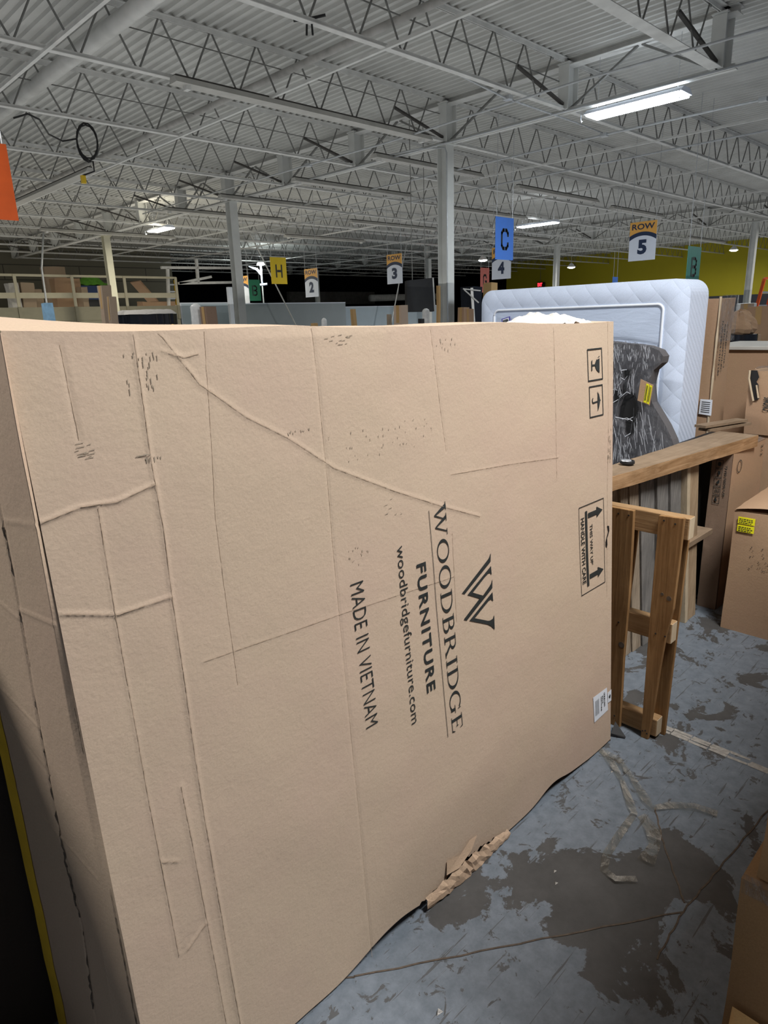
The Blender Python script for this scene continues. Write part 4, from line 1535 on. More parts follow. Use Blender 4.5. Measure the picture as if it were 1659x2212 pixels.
def rr_outline(y0, y1, z0, z1, r, n=8):
    pts = []
    for cy, cz, a0 in ((y1-r, z1-r, 0), (y0+r, z1-r, PI/2), (y0+r*.3, z0+r*.3, PI), (y1-r*.3, z0+r*.3, 1.5*PI)):
        rr_ = r if cz > 1 else r*.3
        for k in range(n+1):
            a = a0+PI/2*k/n
            pts.append((cy+rr_*math.cos(a), cz+rr_*math.sin(a)))
    return pts


RT = .05
out = rr_outline(MY0, MY1, 0.0, MZ, .09)
# tighter corner next to the camera
def shrink(o, d):
    cy = (MY0+MY1)/2; cz = MZ/2
    return [(cy+(y-cy)*(1-d/((MY1-MY0)/2)), cz+(z-cz)*(1-d/(MZ/2))) for y, z in o]


def inner(r, d):
    return rr_outline(MY0+d, MY1-d, d, MZ-d, r)


o1 = shrink(out, .028); o2 = inner(.035, .135)
n = len(out)
b = MB()
# border band: wraps from side edge to the front seam
rings = [(MX+.03, out), (MX+.008, o1), (MX-.002, inner(.09, .06)), (MX-.003, inner(.06, .11)), (MX+.004, o2)]
vs = []
for xx, o in rings:
    vs += [(xx, y, z) for y, z in o]
fs = [(j*n+i, j*n+(i+1) % n, (j+1)*n+(i+1) % n, (j+1)*n+i) for j in range(len(rings)-1) for i in range(n)]
b.add(vs, fs)
make('border_band', b, 'matt_border', mt, smooth=True)
b = MB()
b.add([(MX+.03, y, z) for y, z in out]+[(MX+.285, y, z) for y, z in out], [(i, (i+1) % n, (i+1) % n+n, i+n) for i in range(n)])
b.add([(MX+.285, y, z) for y, z in out], [tuple(range(n))])
make('side_wall', b, 'quilt', mt)
b = MB()
y0i, y1i = min(p[0] for p in o2), max(p[0] for p in o2); z0i, z1i = min(p[1] for p in o2), max(p[1] for p in o2)


def pf(s, t):
    y = y0i+(y1i-y0i)*s; z = z0i+(z1i-z0i)*t
    e = min(s*8, (1-s)*8, (1-t)*10, 1)
    pull = 0.0
    for zc, am in ((1.34, .006), (1.40, .005), (1.29, .005), (1.20, .004)):
        zz = zc+.02*math.sin(y*7+zc*9)+.03*(y-y0i)
        pull += 2.2*am*math.exp(-((z-zz)/.010)**2)
    rip = .007*math.sin(z*190)*max(0, 1-s/.10)*(1 if z < 1.3 else 0)
    return (MX+.004 - .018*max(0, e)+pull+rip-.004*noise.noise(Vector((y*3, z*3, 0))), y, z)


b.grid(pf, 90, 130)
make('top_panel', b, 'matt_top', mt, smooth=True)
b = MB(); b.tube([(MX, y, z) for y, z in o2]+[(MX, o2[0][0], o2[0][1])], .008, 6)
make('piping', b, 'piping', mt, smooth=True)
# label on the mattress
Q = [onx(x, y, MX-.022) for x, y in ((1083, 689), (1102, 683), (1103, 697), (1085, 703))]
b = MB(); b.poly(Q); lb = make('care_label', b, 'purple', mt); lb['label'] = 'purple-edged label'
b = MB(); b.poly([Q[0].lerp(Q[2], .14)+Vector((-.002, 0, 0)), Q[1].lerp(Q[3], .14)+Vector((-.002, 0, 0)), Q[2].lerp(Q[0], .14)+Vector((-.002, 0, 0)), Q[3].lerp(Q[1], .14)+Vector((-.002, 0, 0))])
make('label_face', b, 'paper', lb)
b = MB(); put_text(b, 'EB', lambda s, t: Q[3].lerp(Q[2], .2+.6*s).lerp(Q[0].lerp(Q[1], .2+.6*s), .3+.4*t)+Vector((-.004, 0, 0)), .04)
make('label_print', b, 'ink', lb)

# ================================================================== WRAPPED UPHOLSTERED PIECE
wr = thing('wrapped_headboard', 'charcoal upholstered piece in torn glossy stretch film, leaning before the mattress', 'wrapped furniture', (3.55, 1.75, 0))
XW = 3.42
OUT = [onx(x, y, XW) for x, y in ((1320, 738), (1345, 742), (1372, 744), (1400, 748), (1424, 757), (1433, 770), (1430, 784), (1412, 800), (1404, 830), (1408, 870), (1420, 890), (1438, 920), (1452, 950), (1462, 985))]  # lower right slant also takes in the shadow triangle on the mattress
poly = [(p.y, p.z) for p in OUT]
yb = poly[-1][0]
body = [(2.10, poly[0][1])] + poly + [(yb-.02, .10), (2.10, .10)]
b = MB()
tris = tessellate_polygon([[Vector((p[0], p[1], 0)) for p in body]])
nb = len(body)
b.add([(XW, y, z) for y, z in body]+[(XW+.07, y, z) for y, z in body], [tuple(t) for t in tris]+[tuple(i+nb for i in t) for t in tris]+[(i, (i+1) % nb, (i+1) % nb+nb, i+nb) for i in range(nb)])
make('upholstery', b, 'dark_fabric', wr)
for leg in (1.45, 2.0):
    b = MB(); b.box(XW+.005, XW+.065, leg, leg+.08, 0, .11)
    make('leg', b, 'black', wr)
b = MB()


def inside(y, z, pg):
    c = False
    for i in range(len(pg)):
        (a, b1), (c_, d) = pg[i], pg[i-1]
        if (b1 > z) != (d > z) and y < (c_-a)*(z-b1)/(d-b1)+a:
            c = not c
    return c


HOLES = []
for pts in (((1346, 800), (1360, 798), (1361, 812), (1355, 820), (1347, 815)), ((1344, 830), (1350, 822), (1350, 850), (1343, 856)), ((1325, 840), (1340, 842), (1342, 862), (1325, 872)),
            ((1345, 858), (1360, 846), (1368, 850), (1375, 880), (1374, 900), (1362, 906), (1350, 903), (1335, 900), (1338, 880)), ((1350, 905), (1360, 902), (1372, 908), (1368, 935), (1356, 942), (1350, 930))):
    HOLES.append([(onx(x, y, XW-.02).y, onx(x, y, XW-.02).z) for x, y in pts])
ymn, ymx, zmn, zmx = yb-.01, 2.08, .45, poly[0][1]+.01
bd = [(y-.004, z+.012) for y, z in body]


def wf(s, t):
    y = ymn+(ymx-ymn)*s; z = zmn+(zmx-zmn)*t
    return (XW-.024-.016*noise.noise(Vector((y*14, z*5, 0)))-.012*noise.noise(Vector((y*45, z*18, 4)))-.006*noise.noise(Vector((y*90, z*60, 8))), y, z)


def skipf(s, t):
    y = ymn+(ymx-ymn)*s; z = zmn+(zmx-zmn)*t
    return (not inside(y, z, bd)) or any(inside(y, z, h) for h in HOLES)


b.grid(wf, 120, 170, skipf)
make('stretch_film', b, 'film', wr, smooth=True)
b = MB()
for h in HOLES:
    tr_ = tessellate_polygon([[Vector((p[0], p[1], 0)) for p in h]])
    b.add([(XW-.004, y, z) for y, z in h], [tuple(t) for t in tr_])
make('exposed_lining', b, 'black', wr)
# highlights of the film painted as pale ribbons, plus its torn edges
b = MB()
rr = random.Random(21)


def px_y(x, y):
    p = onx(x, y, XW-.03)
    return p.y, p.z


GLINTS = [((1327, 1344), (742, 800), 26, 30), ((1345, 1432), (744, 775), 60, 16), ((1370, 1432), (760, 800), 36, 18), ((1327, 1344), (800, 850), 26, 28), ((1327, 1345), (880, 1000), 22, 50),
        ((1346, 1366), (940, 1004), 46, 16), ((1362, 1372), (800, 850), 10, 30), ((1384, 1404), (860, 1000), 16, 70), ((1404, 1450), (870, 985), 14, 60), ((1372, 1390), (780, 1000), 12, 60)]
for (xa, xb_), (ya, yb_), n_, ln in GLINTS:
    for k in range(n_):
        x = rr.uniform(xa, xb_); y = rr.uniform(ya, yb_-6)
        l = ln*rr.uniform(.3, 1.0)
        if k % 3 == 0:
            continue
        slant = rr.uniform(-.35, .35)
        a = px_y(x, y); c = px_y(x+slant*l*.5, min(yb_+4, y+l*.5)); d = px_y(x+slant*l*.8, min(yb_+6, y+l))
        if not (inside(a[0], a[1], bd) and inside(d[0], d[1], bd) and inside(c[0], c[1], bd)):
            continue
        w_ = rr.uniform(.0002, .0010)
        for (p0, p1, f0, f1) in ((a, c, .2, 1), (c, d, 1, .2)):
            b.poly([(XW-.048, p0[0]-w_*f0, p0[1]), (XW-.051, p0[0]+w_*f0, p0[1]), (XW-.051, p1[0]+w_*f1, p1[1]), (XW-.048, p1[0]-w_*f1, p1[1])])
for h in HOLES:
    for i in range(len(h)):
        p0, p1 = h[i], h[(i+1) % len(h)]
        b.poly([(XW-.050, p0[0], p0[1]), (XW-.050, p1[0], p1[1]), (XW-.046, p1[0]+.003, p1[1]+.003), (XW-.046, p0[0]+.003, p0[1]+.003)])
make('film_glints_and_edges', b, 'film_glint_edge', wr)['kind'] = 'stuff'
# film veil to the mattress
V = [onx(x, y, XW+.05) for x, y in ((1404, 800), (1436, 772), (1430, 860), (1425, 890), (1455, 960), (1410, 890))]
b = MB(); tr_ = tessellate_polygon([[Vector((p.y, p.z, 0)) for p in V]]); b.add(V, [tuple(t) for t in tr_])
make('loose_film', b, 'film_clear', wr)
K = [onx(x, y, XW-.045) for x, y in ((1384, 819), (1411, 832), (1403, 876), (1377, 865))]
b = MB(); b.prism(K, (.004, 0, 0)); make('cardboard_tag', b, 'kraft_mid', wr)
b = MB()
for s0, s1 in ((.50, .72), (.76, .96)):
    a0 = K[0].lerp(K[1], s0); a1 = K[0].lerp(K[1], s1); c1_ = K[3].lerp(K[2], s1); c0_ = K[3].lerp(K[2], s0)
    b.poly([p+Vector((-.002, 0, 0)) for p in (a0.lerp(c0_, .05), a1.lerp(c1_, .05), a1.lerp(c1_, .95), a0.lerp(c0_, .95))])
yw = make('yellow_label', b, 'yellow_label', wr)
b = MB()
for s in (.56, .62, .81, .88):
    a0 = K[0].lerp(K[1], s); c0_ = K[3].lerp(K[2], s); d_ = (K[1]-K[0])*.03
    b.poly([p+Vector((-.004, 0, 0)) for p in (a0.lerp(c0_, .12), a0.lerp(c0_, .12)+d_, a0.lerp(c0_, .85)+d_, a0.lerp(c0_, .85))])
make('label_print', b, 'ink', yw)

# ================================================================== RIGHT-HAND CARTONS
# low carton with yellow labels
r = box_thing(3.46, 4.10, .20, 1.085, 0, .635, 'kraft_mid', 'brown carton on the floor at right with two yellow labels on its face', 'carton', seed=1, tape=False)
for z0, z1 in ((.607, .572), (.566, .532)):
    b = MB(); b.box(3.450, 3.452, .985, 1.062, z1, z0)
    yl = make('yellow_label', b, 'yellow_label', r); yl['label'] = 'bright yellow label'
    b = MB()
    rr = random.Random(int(z0*999))
    for k in range(3):
        y = 1.056
        while y > 1.0:
            l = rr.uniform(.004, .012); b.poly([(3.449, y, z0-.008-k*.009), (3.449, y-l, z0-.008-k*.009), (3.449, y-l, z0-.012-k*.009), (3.449, y, z0-.012-k*.009)]); y -= l+.003
    make('label_print', b, 'ink', yl)
b = MB(); b.grid(lambda s, t: (3.452+.5*t, 1.08-.88*s, .642+.055*math.sin(s*PI*.8)+.02*t+.006*noise.noise(Vector((s*5, t*5, 0)))), 16, 8)
make('lid_flap', b, 'kraft_mid', r, smooth=True)
b = MB()
for pts in ([(3.446, .98, .44), (3.446, .95, .36)], ):
    rr = random.Random(4)
    for k in range(26):
        y = rr.uniform(.90, 1.0); z = rr.uniform(.34, .47)
        b.poly([(3.4515, y, z), (3.4515, y-.006*rr.random()-.002, z+.002), (3.4515, y-.005, z-.006*rr.random()), (3.4515, y, z-.003)])
make('dark_smudge', b, 'crease', r)

# tall carton with handling symbols
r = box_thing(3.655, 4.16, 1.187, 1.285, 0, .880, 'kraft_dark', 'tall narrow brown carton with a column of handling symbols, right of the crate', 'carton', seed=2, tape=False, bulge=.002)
b = MB(); b.grid(lambda s, t: (3.66+.49*s, 1.1845+.002*noise.noise(Vector((s*6, t*6, 0))), .002+.875*t), 6, 6)
make('side_panel', b, 'kraft_mid', r)
b = MB()
for k in range(5):
    zt = .835-k*.048
    for (a0, a1, c0_, c1_) in ((1.226, 1.262, zt, zt-.003), (1.226, 1.262, zt-.045, zt-.042), (1.226, 1.228, zt, zt-.045), (1.260, 1.262, zt, zt-.045)):
        b.poly([(3.6495, a0, c0_), (3.6495, a1, c0_), (3.6495, a1, c1_), (3.6495, a0, c1_)])
    if k in (0, 1, 2, 4):
        b.poly([(3.6495, 1.244+.009*math.cos(a), zt-.022+.012*math.sin(a)) for a in [i*PI/4 + k for i in range(6 if k else 8)]])
    else:
        for m_ in range(3): b.poly([(3.6495, 1.234+m_*.008, zt-.01), (3.6495, 1.237+m_*.008, zt-.01), (3.6495, 1.237+m_*.008, zt-.035), (3.6495, 1.234+m_*.008, zt-.035)])
put_text(b, 'THIS SIDE UP', lambda s, t: (3.6495, 1.204+.010*(1-t), .81-.17*s), .02)
make('handling_symbols', b, 'ink', r)
b = MB()
N = 20
for i in range(N):
    a0, a1 = 2*PI*i/N, 2*PI*(i+1)/N
    b.poly([(3.76+.035*math.cos(a0), 1.180, .79+.035*math.sin(a0)), (3.76+.035*math.cos(a1), 1.180, .79+.035*math.sin(a1)), (3.76+.028*math.cos(a1), 1.180, .79+.03*math.sin(a1)), (3.76+.028*math.cos(a0), 1.180, .79+.03*math.sin(a0))])
make('oval_logo', b, 'ink', r)
b = MB()
put_text(b, '2 / 3', lambda s, t: (4.08+.03*t, 1.180, .855-.06*s), .02)
make('piece_number', b, 'ink', r)
b = MB(); b.grid(lambda s, t: (3.65+.5*s, 1.19+.09*t, .886+.008*math.sin(s*9)*math.sin(t*5)), 20, 6)
make('plastic_cover', b, 'film', r, smooth=True)

# tall narrow carton beside mattress
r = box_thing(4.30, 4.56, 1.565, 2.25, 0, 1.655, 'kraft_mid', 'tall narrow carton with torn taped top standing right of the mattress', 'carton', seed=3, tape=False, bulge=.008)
b = MB(); b.grid(lambda s, t: (4.300+.262*s, 1.548+.005*noise.noise(Vector((s*9, t*14, 0))), 1.40+.27*t), 12, 14)
make('clear_tape', b, 'film', r, smooth=True)
b = MB(); b.tube([(4.296, 1.557, .1+k*.078+.0) for k in range(21)], [.004+.002*(k % 3) for k in range(21)], 6)
make('split_seam', b, 'wood_end', r)
b = MB()
for u0, u1, s, z0, z1 in ((.335, .360, 'N.W. 120.4 / 117.2 LBS', 1.52, 1.20), (.378, .400, 'KING CITY/1 PC', 1.50, 1.22), (.418, .438, 'C. CARMINTREE-2', 1.50, 1.24)):
    put_text(b, s, (lambda u0, u1, z0, z1: (lambda a, t: (4.0+u0+(u1-u0)*t, 1.548, z0+(z1-z0)*a)))(u0, u1, z0, z1), .02)
make('printed_weight', b, 'ink', r)
pz = onx(1521, 880, 4.29); 
b = MB(); Q = [onx(x, y, 4.283) for x, y in ((1513, 862), (1539, 864), (1536, 898), (1509, 894))]
b.prism(Q, (.002, 0, 0)); plb = make('paper_label', b, 'paper', r)
b = MB(); 
for k in range(6):
    a = Q[0].lerp(Q[3], .15+.13*k); c = Q[1].lerp(Q[2], .15+.13*k); a2 = Q[0].lerp(Q[3], .19+.13*k); c2 = Q[1].lerp(Q[2], .19+.13*k); o_ = Vector((-.002, 0, 0))
    b.poly([a.lerp(c, .15)+o_, a.lerp(c, .85)+o_, a2.lerp(c2, .85)+o_, a2.lerp(c2, .15)+o_])
make('label_print', b, 'ink', plb)

# large carton in half shade behind
P0 = onx(1553, 756, 4.95); P1 = onx(1655, 757, 4.95)
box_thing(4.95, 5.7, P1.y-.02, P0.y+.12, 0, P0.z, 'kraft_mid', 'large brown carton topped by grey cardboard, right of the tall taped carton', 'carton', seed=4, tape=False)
b = MB(); b.box(4.93, 5.72, P1.y-.04, P0.y+.13, P0.z+.002, P0.z+.026)
solo('flattened_cardboard', b, 'housing', 'grey flattened lid resting on the large half-shaded carton', 'lid', bevel=.004)
# stacked offcuts at beam end
for k, (px, py, w_) in enumerate(((1540, 907, .34), (1545, 920, .30))):
    P = onz(px, py, .97+.0)
    b = MB(); a = Vector((3.86+.03*k, 1.44-.012*k, .965-.022*k)); b.bar(a, a+Vector((.36, -.10, 0)), .07, .014)
    solo('wood_offcut', b, 'wood_beam_top', ['upper thin grey wood offcut on the right end of the beam', 'lower thin wood offcut under the other at the beam end'][k], 'wood offcut', 'wood offcuts')
b = MB(); b.box(3.66, 4.20, 1.34, 1.50, .0, .885)  # black block puts the shade of the gap into its colour
solo('dark_gap_block', b, 'black', 'black block standing in for the dark gap behind the narrow carton', 'bundle')

# torn carton at right edge
C = onx(1624, 880, 4.35)
tb_top = onx(1625, 800, 4.35); tb_bot = onx(1628, 938, 4.35)
r = box_thing(4.35, 4.95, tb_top.y-.75, tb_top.y, tb_bot.z, tb_top.z, 'kraft_mid', 'battered carton with a torn black corner at the right edge', 'carton', seed=5, tape=False, bulge=.012)
H = [onx(x, y, 4.332) for x, y in ((1622, 800), (1636, 800), (1640, 815), (1634, 825), (1638, 830), (1640, 862), (1627, 866), (1624, 845), (1619, 820))]
b = MB(); tr_ = tessellate_polygon([[Vector((p.y, p.z, 0)) for p in H]]); b.add(H, [tuple(t) for t in tr_]); make('torn_corner', b, 'black', r)
b = MB(); q0 = H[0]
b.tube([onx(x, y, 4.325) for x, y in ((1620, 800), (1618, 818), (1622, 840), (1627, 866))], .006, 6); b.tube([onx(x, y, 4.325) for x, y in ((1634, 832), (1638, 860))], .005, 6)
make('torn_flap', b, 'wood_end', r)
b = MB(); b.grid(lambda s, t: (4.33+.5*s, tb_top.y-.02-.5*t, tb_top.z+.012+.01*math.sin(s*8+t*5)), 10, 10); make('plastic_cover', b, 'film', r, smooth=True)
qa = onx(1652, 858, 4.33); qb = onx(1652, 888, 4.33)
b = MB(); put_text(b, 'CNQNS', lambda s, t: (4.333, qa.y-.04+.045*t, qb.z+(qa.z-qb.z)*s), .03); make('lettering', b, 'ink', r)
# carton beneath it
s_top = onx(1628, 940, 4.38)
box_thing(4.36, 5.0, tb_top.y-.85, tb_top.y-.005, 0, tb_bot.z-.004, 'kraft_mid', 'plain carton under the battered torn carton at the right edge', 'carton', seed=6, tape=False)

# clutter above, far right
def px_box(x0, x1, ytop, t, mat, label, name='carton', cat='carton', depth=None, group=None, z0=0, tape=True, ybot=None, seed=0):
    c = far((x0+x1)/2, ytop, t)
    w = (x1-x0)/F_PX*t/1.40
    d = depth or w
    zb = z0
    if ybot is not None:
        zb = far((x0+x1)/2, ybot, t).z
    return box_thing(c.x-w/2, c.x+w/2, c.y-d/2, c.y+d/2, zb, c.z, mat, label, name, cat, group, seed=seed, tape=tape, bulge=.01)


px_box(1618, 1680, 663, 7.2, 'kraft_mid', 'tall carton at the right edge below the orange ladder', seed=7)
px_box(1600, 1630, 655, 8.2, 'kraft_far', 'film-wrapped carton partly hidden behind the right edge carton', seed=8)
px_box(1608, 1645, 722, 6.6, 'kraft_mid', 'small low carton beside the black wrapped bundle', seed=9)
px_box(1560, 1592, 700, 6.9, 'kraft_far', 'brown carton with crumpled side left of the black bundle', seed=10)
# crumpled brown parcel
c = far(1594, 702, 6.5)
b = MB()
b.grid(lambda s, t: c+Vector((math.cos(s*2*PI)*math.sin(t*PI), math.sin(s*2*PI)*math.sin(t*PI), .85*math.cos(t*PI)))*(.15+.05*noise.noise(Vector((math.cos(s*2*PI)*2, math.sin(s*2*PI)*2, t*4)))), 18, 12)
r = thing('crumpled_parcel', 'crumpled brown paper parcel wrapped in shiny film below the right column', 'parcel', c)
make('paper', b, 'kraft_mid', r)
# support: black bundle beneath
p1 = far(1602, 722, 6.5)
b = MB(); b.grid(lambda s, t: (p1.x+(.13+.012*noise.noise(Vector((s*9, t*6, 0))))*math.cos(s*2*PI)*(1.15), p1.y+.14*math.sin(s*2*PI), p1.z*t), 20, 16)
b.tube([(p1.x, p1.y, p1.z-.02), (p1.x, p1.y, p1.z)], .13, 16)
solo('black_bundle', b, 'black_gloss', 'upright bundle in glossy black film under the crumpled brown parcel', 'bundle', smooth=True)
p2 = far(1612, 655, 8.8)
b = MB(); b.bar((p2.x, p2.y, 0), (p2.x+.02, p2.y, p2.z), .22, .10); solo('wrapped_board', b, 'white_wrap', 'pale plastic-wrapped board leaning by the right column', 'board', bevel=.01)

# orange ladder
r = thing('ladder', 'orange fibreglass step ladder at the right edge before the mustard wall', 'ladder', far(1650, 640, 17))
L0, L1 = far(1651, 603, 17), far(1634, 665, 17); R0, R1 = far(1674, 603, 17), far(1657, 665, 17)
kk = L1.z/(L0.z-L1.z)
L2 = L1+(L1-L0)*kk; R2_ = R1+(R1-R0)*kk
for a, c in ((L0, L2), (R0, R2_)):
    b = MB(); b.bar(a, c, .07, .05); make('rail', b, 'orange', r)
nr = int(L0.z/.3)
for k in range(1, nr):
    t_ = k/nr
    b = MB(); b.bar(L0.lerp(L2, t_), R0.lerp(R2_, t_), .03, .05); make('rung', b, 'alu', r)
b = MB(); b.bar(L0+Vector((0, 0, .02)), R0+Vector((0, 0, .02)), .1, .05); make('top_cap', b, 'orange', r)

# ================================================================== FOREGROUND CARTON lower right
r = box_thing(1.315, 3.0, -.55, .315, .0, .445, 'kraft_brown', 'shaded taped carton in the bottom right corner', 'carton', seed=12, tape=False, bulge=.006)  # stack stretched out of view to block light from the floor
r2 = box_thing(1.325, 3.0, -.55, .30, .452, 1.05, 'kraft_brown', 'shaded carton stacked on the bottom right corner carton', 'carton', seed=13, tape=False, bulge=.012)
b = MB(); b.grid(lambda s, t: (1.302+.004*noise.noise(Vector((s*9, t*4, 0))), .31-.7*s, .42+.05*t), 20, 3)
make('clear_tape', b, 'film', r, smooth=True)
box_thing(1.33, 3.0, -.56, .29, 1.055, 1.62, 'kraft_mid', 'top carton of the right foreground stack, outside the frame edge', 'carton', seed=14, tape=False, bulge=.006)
b = MB(); b.hexa([(1.20, -.1, 0), (1.30, -.1, 0), (1.30, .30, 0), (1.22, .29, 0), (1.27, -.1, .10), (1.30, -.1, .12), (1.30, .295, .12), (1.28, .28, .10)])
solo('folded_flap', b, 'kraft_gold', 'loose kraft flap at the foot of the bottom right carton', 'flap')

# ================================================================== LEFT EDGE: goods behind the carton, shade put into their colour
box_thing(-.90, .30, 1.46, 2.25, 0, 1.15, 'kraft_shade', 'dark shaded carton behind the yellow-taped edge at the lower left', 'carton', seed=15, tape=False)
box_thing(-1.9, -.95, 1.5, 2.6, 0, 1.05, 'kraft_shade', 'second dark carton at the far lower left edge', 'carton', seed=16, tape=False)
box_thing(.40, 2.0, 1.56, 2.1, 0, 1.48, 'kraft_far', 'brown carton standing directly behind the huge carton', 'carton', seed=17, tape=False)
b = MB(); b.bar((.10, 1.42, 0.0), (.06, 1.44, .9), .012, .03)  # pale strip stands in for the dark carton's lighter edge
solo('carton_edge_strip', b, 'steel_dull', 'thin pale strip for a carton edge standing in the gap at the lower left', 'strip')

# ================================================================== FLOOR LITTER
pts1 = [(2.088, 1.030), (2.042, 0.957), (1.973, 0.881), (1.882, 0.807), (1.849, 0.778), (1.741, 0.772), (1.623, 0.757), (1.569, 0.736), (1.561, 0.695), (1.60, .65)]
pts2 = [(2.088, 1.030), (2.075, 0.953), (2.018, 0.869), (1.938, 0.78), (1.915, 0.746), (1.974, 0.709), (2.015, 0.65), (2.033, 0.583)]
def strip_ribbon(pts, w, z):
    mb = MB(); n = len(pts)
    vs = []
    for i, (x, y) in enumerate(pts):
        a = pts[max(0, i-1)]; c = pts[min(n-1, i+1)]
        d = Vector((c[0]-a[0], c[1]-a[1])).normalized(); nx, ny = -d.y*w, d.x*w
        k = .6+.6*abs(math.sin(i*1.7))
        vs += [(x-nx*k, y-ny*k, z+.010*abs(math.sin(i*1.3))), (x+nx*k, y+ny*k, z+.003+.006*abs(math.cos(i)))]
    mb.add(vs, [(2*i, 2*i+1, 2*i+3, 2*i+2) for i in range(n-1)])
    return mb
r = thing('plastic_strap', 'clear torn plastic strap looping over the floor beside the huge carton', 'plastic strap', (2.0, .9, 0))
make('left_strand', strip_ribbon(pts1, .012, .002), 'plastic_scrap', r)
make('right_strand', strip_ribbon(pts2, .014, .003), 'plastic_scrap', r)
make('film_tail', strip_ribbon([(1.86, .76), (1.82, .70), (1.76, .67), (1.68, .66)], .022, .002), 'plastic_scrap', r)
P = onz(949, 2190, 0)
b = MB(); b.add([P+Vector((-.008, 0, .001)), P+Vector((.01, -.004, .001)), P+Vector((.008, .010, .001)), P+Vector((0, .004, .012))], [(0, 1, 2), (0, 1, 3), (1, 2, 3), (2, 0, 3)])
solo('paper_scrap', b, 'foam', 'small white paper scrap on the floor at the bottom edge', 'paper scrap')
for k, (px, py, lab) in enumerate(((1410, 1560, 'tiny pale chip on the floor beside the pallet foot'), (1199, 1883, 'pale paint chip on the floor near the middle dark patch'), (1202, 1909, 'smaller pale chip just below the other on the dark patch'),
                                  (1322, 1668, 'tiny white chip inside the plastic strap loop'))):
    P = onz(px, py, 0)
    b = MB(); b.add([P+Vector((-.006, 0, .0005)), P+Vector((.006, -.002, .0005)), P+Vector((.003, .006, .0005)), P+Vector((0, .002, .005))], [(0, 1, 2), (0, 1, 3), (1, 2, 3), (2, 0, 3)])
    solo('floor_chip', b, 'foam', lab, 'chip', 'pale chips on the floor')

# ================================================================== BACKGROUND LEFT: storage platform
YM = 27.0
zA = ony(100, 594, YM).z; zB = ony(100, 638, YM).z; zC = ony(100, 671, YM).z; zD = ony(100, 693, YM).z
xa, xb = ony(-60, 640, YM).x, ony(384, 640, YM).x
plat = thing('storage_platform', 'cream railed storage platform at the far left', 'platform', (xa, YM, 0))
b = MB(); b.box(xa, xb, YM, YM+5.5, zC-.45, zC-.20)
make('platform_deck', b, 'cream', plat)
b = MB(); b.box(xa, xb, YM-.02, YM, zD-.02, zC-.02)
make('fascia_board', b, 'cream', plat)
b = MB(); b.box(xa, xb, YM-.02, YM+.02, zC-.02, zC+.12)
make('toe_board', b, 'cream', plat)
b = MB(); b.box(xa, xb, YM-.03, YM+.03, zA-.06, zA+.02)
make('top_rail', b, 'cream', plat)
b = MB(); b.box(xa, xb, YM-.02, YM+.02, zB-.10, zB+.09)
make('mid_rail', b, 'cream', plat)
for px in (37, 160, 272, 382):
    xq = ony(px, 640, YM).x
    b = MB(); b.box(xq-.05, xq+.05, YM-.07, YM-.02, zD-.05, zA)
    make('rail_post', b, 'cream', plat)
b = MB(); b.box(xa, xb, YM-.02, YM+.10, 0, zD-.06)
make('skirt_wall', b, 'cream', plat)
# goods on the platform
zdk = zC-.20
for x0, x1, yt, mat, lab in ((38, 66, 612, 'kraft_far', 'grey carton on the storage platform left of the first rail post'), (12, 34, 612, 'steel_dull', 'grey metal case on the storage platform at the far left'),
                             (70, 84, 626, 'kraft_far', 'low carton on the platform beside the grey one'), (110, 166, 602, 'kraft_mid', 'tall stacked cardboard bundle in the middle of the storage platform'),
                             (168, 182, 620, 'kraft_far', 'small carton right of the stacked bundle on the platform'), (90, 134, 578, 'kraft_far', 'pale carton highest on the storage platform'),
                             (186, 210, 648, 'black', 'black crate on the platform under the blue tub'), (300, 372, 652, 'kraft_mid', 'wide low pile of flattened cardboard at the right end of the platform')):
    yo = {110: 1.4, 90: 3.2, 168: .75, 186: .75, 70: 1.4, 300: .75}.get(x0, .75)
    c = ony((x0+x1)/2, yt, YM+yo)
    w = ony(x1, yt, YM+yo).x-ony(x0, yt, YM+yo).x
    box_thing(c.x-w/2, c.x+w/2, YM+yo-.3, YM+yo+.2, zdk, c.z, mat, lab, 'stored_carton', 'carton', 'goods on the storage platform', tape=False, bulge=.02, seed=x0)
c = ony(199, 618, YM+2.6)
b = MB(); b.hexa([(c.x-.55, YM+2.4, zdk+.0), (c.x+.55, YM+2.4, zdk+.0), (c.x+.55, YM+3.1, zdk+.0), (c.x-.55, YM+3.1, zdk+.0), (c.x-.65, YM+2.3, c.z), (c.x+.65, YM+2.3, c.z), (c.x+.65, YM+3.2, c.z), (c.x-.65, YM+3.2, c.z)])
solo('blue_tub', b, 'blue_plastic', 'dark blue tub on the storage platform beside the cream column', 'tub')
b = MB(); b.grid(lambda s, t: (c.x+.66*(s*2-1), YM+2.75+.45*(t*2-1), c.z+.03+.42*math.sin(s*PI)*math.sin(t*PI)+.05*noise.noise(Vector((s*6, t*6, 0)))), 18, 12)
solo('green_cloth', b, 'green_plastic', 'bright green cloth heaped on the dark blue tub', 'cloth', smooth=True)
b = MB(); a = ony(292, 608, YM+1.8); c = ony(335, 656, YM+1.8); b.bar(a, c, .9, .06)
solo('leaning_board', b, 'kraft_mid', 'tilted brown board leaning across the right of the storage platform', 'board')
r = thing('step_ladder', 'yellow ladder standing at the right end of the storage platform', 'ladder', ony(366, 660, YM+.6))
for px in (361, 377):
    b = MB(); b.bar(ony(px, 605, YM+.6), ony(px+6, 670, YM+.6), .10, .05); make('rail', b, 'ladder_yellow', r)
for k in range(4):
    b = MB(); b.bar(ony(362+k, 615+k*15, YM+.6), ony(378+k, 615+k*15, YM+.6), .04, .05); make('rung', b, 'alu', r)
